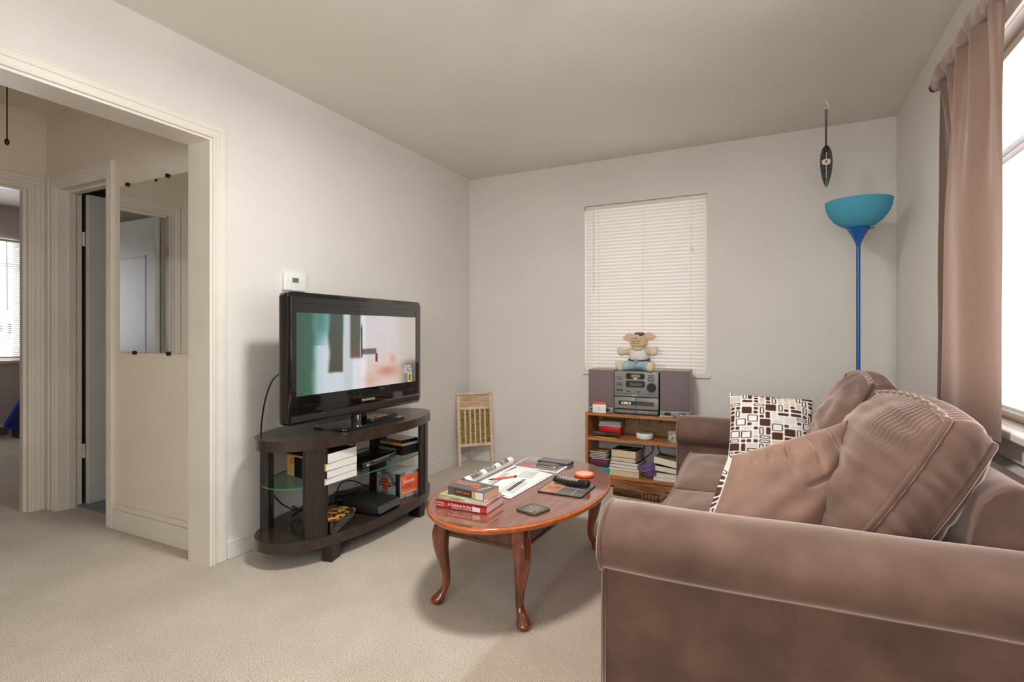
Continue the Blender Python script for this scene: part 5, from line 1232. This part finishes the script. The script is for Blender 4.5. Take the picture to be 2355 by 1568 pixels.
# cd stack, boxes
lz = .082
tb_ = thing('storage_case', 'teal fabric case on the bottom shelf under the maroon one', 'case', (-1.135, 3.785, lz), (0, 0, R(2)))
finish('shell', B(((-.072, -.08, 0), (.075, .08, .052)), bev=.012, seg=3), plain((0, 156, 168), .6), tb_, smooth=True, angle=35); finish('zip', B(((.074, -.075, .022), (.079, .075, .034)), bev=.002), M['black'], tb_)
mb_ = thing('storage_case', 'maroon fabric case between the compact discs and the teal case', 'case', (-1.140, 3.785, lz + .0525), (0, 0, R(-1)))
finish('shell', B(((-.070, -.08, 0), (.076, .08, .050)), bev=.014, seg=3), plain((96, 34, 60), .6), mb_, smooth=True, angle=35); finish('zip', B(((.075, -.075, .018), (.080, .075, .030)), bev=.002), M['black'], mb_)
cz = lz + .103
cdl = ['lowest compact disc case, set askew on the maroon case', 'second compact disc case from the bottom of the disc stack', 'third compact disc case from the bottom of the disc stack', 'fourth compact disc case from the bottom of the disc stack', 'compact disc case with a gold and black sleeve on top of the stack']
for k, l_ in enumerate(cdl):
    c_ = thing('disc_case', l_, 'compact disc', (-1.139 + (.008, -.004, 0, .003, -.003)[k], 3.775, cz + .0118 * k), (0, 0, R((6, -2, 1, 3, -1)[k])), 'compact discs on the bottom shelf')
    finish('case', B(((-.071, -.062, 0), (.071, .062, .0105)), bev=.0008), plain((96, 94, 92), .2), c_); finish('inlay', B(((-.062, -.0628, .003), (.058, -.0615, .0085))), plain((206, 200, 190), .4), c_)
    finish('sleeve', B(((-.068, -.059, .0103), (.068, .059, .0109))), noise_mat('sleeve_print', (44, 36, 26), (206, 158, 70), 18, .25) if k == 4 else plain((120, 112, 104), .3), c_)
def sbook(label, x, y, z, w_, d_, t_, cov, pages, rot, tilt=0, group='books on the bottom shelf'):
    """stack book shown with its page edges to the room (pages flush with the covers on -y)"""
    r = thing('book', label, 'book', (x, y, z), (0, R(tilt), R(rot)), group)
    finish('cover', B(((-w_ / 2, -d_ / 2, 0), (w_ / 2, d_ / 2, .0012)), ((-w_ / 2, -d_ / 2, t_ - .0012), (w_ / 2, d_ / 2, t_)), ((-w_ / 2, d_ / 2 - .0015, 0), (w_ / 2, d_ / 2, t_)), bev=.0004, seg=1), cov, r)
    finish('pages', B(((-w_ / 2 + .0006, -d_ / 2 + .0006, .0012), (w_ / 2 - .0006, d_ / 2 - .0015, t_ - .0012))), pages, r); return r
stack = [('thick cream paperback at the very bottom of the tall shelf stack', .222, .160, .038, -2, 'cream_paper', (196, 180, 150)), ('cream paperback second from the bottom of the tall shelf stack', .216, .150, .018, -1, 'ivory_paper', (150, 132, 112)),
         ('white-edged paperback third from the bottom of the tall shelf stack', .205, .150, .022, -5, 'white_paper', (150, 80, 70)), ('white-edged paperback fourth from the bottom of the tall shelf stack', .205, .150, .020, -6, 'white_paper', (40, 36, 34)),
         ('cream paperback second from the top of the tall shelf stack', .180, .150, .028, -7, 'cream_paper', (36, 30, 28)), ('thick cream book with a dark curling cover on top of the tall shelf stack', .180, .150, .052, -6, 'cream_paper', (62, 38, 30))]
z = lz + .0005; lastz = z
for k, (l_, w_, d_, t2, ro, pg_, cc_) in enumerate(stack):
    sbook(l_, (-.954, -.956, -.955, -.95, -.955, -.955)[k], 3.79 + .004 * k, z, w_, d_, t2, plain(cc_, .5), M[pg_], ro); z += t2 + .0004
mgz = tag(finish('booklet', T([(-1.04, 3.73, z + .0015), (-.96, 3.75, z + .002), (-.88, 3.79, z + .012)], .0018, 4), plain((150, 100, 90), .6)), 'thin folded booklet lying on top of the tall shelf stack', 'booklet')
rs_ = [('slim white paperback at the bottom of the right-hand stack', -.660, .175, .022, 1, 0, 'white_paper', (210, 210, 206)), ('cream paperback above the slim white one in the right-hand stack', -.648, .155, .030, -2, 0, 'ivory_paper', (190, 180, 160)),
       ('bowed paperback third up in the right-hand stack', -.655, .165, .036, 0, 5, 'ivory_paper', (60, 56, 50)), ('thick paperback with an olive green cover on top of the right-hand stack', -.662, .160, .046, -6, 7, 'ivory_paper', (110, 112, 66))]
z = lz + .0005
for k, (l_, x_, w_, t2, ro, ti, pg_, cc_) in enumerate(rs_):
    sbook(l_, x_, 3.785, z + (.008 if ti else 0), w_, .14, t2, noise_mat('olive_cover', (70, 72, 36), (150, 150, 100), 20, .5) if k == 3 else plain(cc_, .5), M[pg_], ro, ti); z += t2 + (.011 if ti else .0005)
# purple pouch
pr = thing('pouch', 'small purple pouch with a gold piped flap between the book stacks', 'pouch', (-.795, 3.765, lz), (0, 0, R(6)))
def pf_(n_, q):
    q = Vector(q); q.x *= 1 - .25 * max(0, n_.z); q.z += .006 * mnoise.noise(Vector(n_) * 2.2); q.y *= 1 + .2 * mnoise.noise(Vector(n_) * 3); return q
PUR = noise_mat('purple_velour', (84, 52, 116), (110, 74, 140), 20, .6, .3, 120, sheen=.4)
out_ = [(-.062, .062), (-.052, .074), (.018, .120), (.034, .116), (.050, .096), (.062, .050), (.058, .022), (.008, .001), (-.026, .008), (-.052, .036)]
def hull(pts, name, parent, sub=2):
    bm = bmesh.new(); vs_ = [bm.verts.new(p) for p in pts]; r_ = bmesh.ops.convex_hull(bm, input=vs_)
    bmesh.ops.delete(bm, geom=[v for v in bm.verts if not v.link_faces], context='VERTS')
    bmesh.ops.subdivide_edges(bm, edges=bm.edges[:], cuts=3, use_grid_fill=True); 
    for _ in range(5): bmesh.ops.smooth_vert(bm, verts=bm.verts, factor=.5, use_axis_x=True, use_axis_y=True, use_axis_z=True)
    for v in bm.verts: v.co += Vector((0, .004, .002)) * mnoise.noise(v.co * 30); v.co.z = max(v.co.z, .0005)
    return finish(name, bm, PUR, parent, smooth=True)
P_ = [(x, y_ * k_, z_ * (1 if k_ == 1 else 1)) for x, z_ in out_ for y_, k_ in ((-.022, 1), (.022, 1))] + [(0, -.046, .05), (.02, -.046, .03), (0, .042, .05), (-.02, -.040, .07)]
hull(P_, 'bag', pr)
hull([(-.064, .0, .066), (-.060, -.026, .070), (-.026, -.050, .050), (.046, -.036, .080), (.050, -.0, .094), (.018, -.014, .122), (.018, .014, .124), (-.05, .01, .08)], 'flap', pr)
finish('gold_piping', T([(-.058, -.022, .070), (-.044, -.036, .060), (-.026, -.045, .052), (.01, -.044, .062), (.042, -.034, .078), (.048, -.012, .092)], .0018, 6), plain((206, 176, 120), .5), pr)
# big book on the floor
fb = thing('floor_book', 'thick brown leather book lying on the carpet in front of the bookshelf', 'book', (-.81, 3.565, 0), (0, 0, R(-6)))
LE = noise_mat('brown_leather', (76, 46, 26), (150, 100, 56), 14, .4, .3, 90, stretch=(1, 4, 4)); bm = bmesh.new()
pts = [(-.058 - .014 * sin(pi * k / 10), .003 + .050 * k / 10) for k in range(11)]; lo = [bm.verts.new((-.16, y, z_)) for y, z_ in pts]; hi = [bm.verts.new((.16, y, z_)) for y, z_ in pts]
for k in range(10): bm.faces.new((lo[k], lo[k + 1], hi[k + 1], hi[k]))
bmesh.ops.solidify(bm, geom=bm.faces[:], thickness=.004); finish('spine', bm, LE, fb, smooth=True, angle=50)
finish('cover', B(((-.16, -.06, .001), (.16, .085, .006)), ((-.16, -.06, .050), (.16, .085, .055)), bev=.002), LE, fb); finish('pages', B(((-.152, -.055, .006), (.152, .078, .050))), M['cream_paper'], fb)
finish('gilt_band', B(*[((.045 + .022 * k, -.0755, .014), (.050 + .022 * k, -.068, .046)) for k in range(5)], bev=.001), plain((196, 160, 96), .35, metal=.6), fb)

# ------------------------------------------------------------------ washboard in the corner
A_, B_ = Vector((-2.325, 3.715)), Vector((-2.125, 3.925)); wdir = (B_ - A_); WL = wdir.length; ang = math.atan2(wdir.y, wdir.x)
wb = thing('washboard', 'pale wooden washboard with brass ribs leaning in the room corner', 'washboard', ((A_.x + B_.x) / 2, (A_.y + B_.y) / 2, 0), (R(-6.5), 0, ang))
PW = M['pine']; hw = WL / 2 + .01
finish('stile', B(((-hw, -.009, 0), (-hw + .026, .009, .585)), bev=.002), PW, wb); finish('stile', B(((hw - .026, -.009, 0), (hw, .009, .585)), bev=.002), PW, wb)
finish('top_rail', B(((-hw - .003, -.012, .585), (hw + .003, .012, .602)), bev=.002), PW, wb); finish('rail', B(((-hw + .026, -.008, .46), (hw - .026, .008, .482)), bev=.002), PW, wb)
finish('rail', B(((-hw + .026, -.008, .155), (hw - .026, .008, .180)), bev=.002), PW, wb)
finish('soap_panel', B(((-hw + .026, .0, .482), (hw - .026, .007, .585))), noise_mat('worn_panel', (178, 142, 112), (206, 182, 152), 10, .7, stretch=(1, 1, 6)), wb)
bm = bmesh.new(); nz = 23
for k in range(nz): tube(bm, [(-hw + .026, .004, .187 + .0119 * k), (hw - .026, .004, .187 + .0119 * k)], .0052, 8)
box(bm, (-hw + .026, .006, .18), (hw - .026, .009, .46)); finish('brass_ribs', bm, M['brass'], wb, smooth=True, angle=50); iw = 2 * (hw - .026)
for k in range(5):
    x = -hw + .026 + iw * (k + 1) / 6; finish('slat', B(((x - .007, -.006, .18), (x + .007, .000, .46)), bev=.001), PW, wb)

# ------------------------------------------------------------------ bedroom things
bh_ = thing('plastic_bin', 'blue plastic bin tilted in the far bedroom, cut off by the door frame', 'bin', (-7.1, 2.80, 0))
BLU = plain((16, 62, 196), .35); bm = bmesh.new()
pl_ = [(-.225, .115), (-.235, .15), (-.07, .49), (.22, .60), (.30, .14), (.22, .10)]
M90 = Matrix(((0, 0, 1, 0), (1, 0, 0, 0), (0, 1, 0, 0), (0, 0, 0, 1)))
prism(bm, pl_, -.06, .0, .012); bmesh.ops.transform(bm, matrix=M90, verts=bm.verts); finish('bin_shell', bm, plain((20, 38, 110), .5), bh_, smooth=True, angle=40)
bm = bmesh.new(); tube(bm, [(.002, y_, z_) for y_, z_ in pl_ + pl_[:1]], .014, 10, cap=False); finish('rim', bm, BLU, bh_, smooth=True)
bm = bmesh.new(); prism(bm, rrect(.25, .40, .05), 0, .10, .01); finish('base', bm, M['dark_grey'], bh_, loc=(-.05, .06, 0))
fn_ = thing('floor_heater', 'white ribbed grille unit on the bedroom floor below the window', 'heater', (-7.40, 2.45, 0))
finish('casing', B(((-.06, -.9, .0), (.04, .55, .02)), ((-.06, -.9, .10), (.03, .55, .115)), ((-.07, -.9, 0), (-.05, .55, .115)), bev=.004), M['white_plastic'], fn_)
bm = bmesh.new()
for k in range(60): box(bm, (-.05, -.88 + .024 * k, .02), (.035, -.868 + .024 * k, .10))
finish('grille', bm, M['white_plastic'], fn_); finish('control_box', B(((-.05, .12, .015), (.05, .22, .09)), bev=.004), plain((120, 112, 104), .5), fn_)
bl_ = thing('bedroom_ceiling_lamp', 'white bowl ceiling lamp in the far bedroom', 'lamp', (-5.75, 2.25, 2.48))
finish('bowl', lathe([(.03, -.14), (.10, -.12), (.16, -.07), (.18, -.02), (.15, 0)], 32), M['white_plastic'], bl_, smooth=True, angle=50)
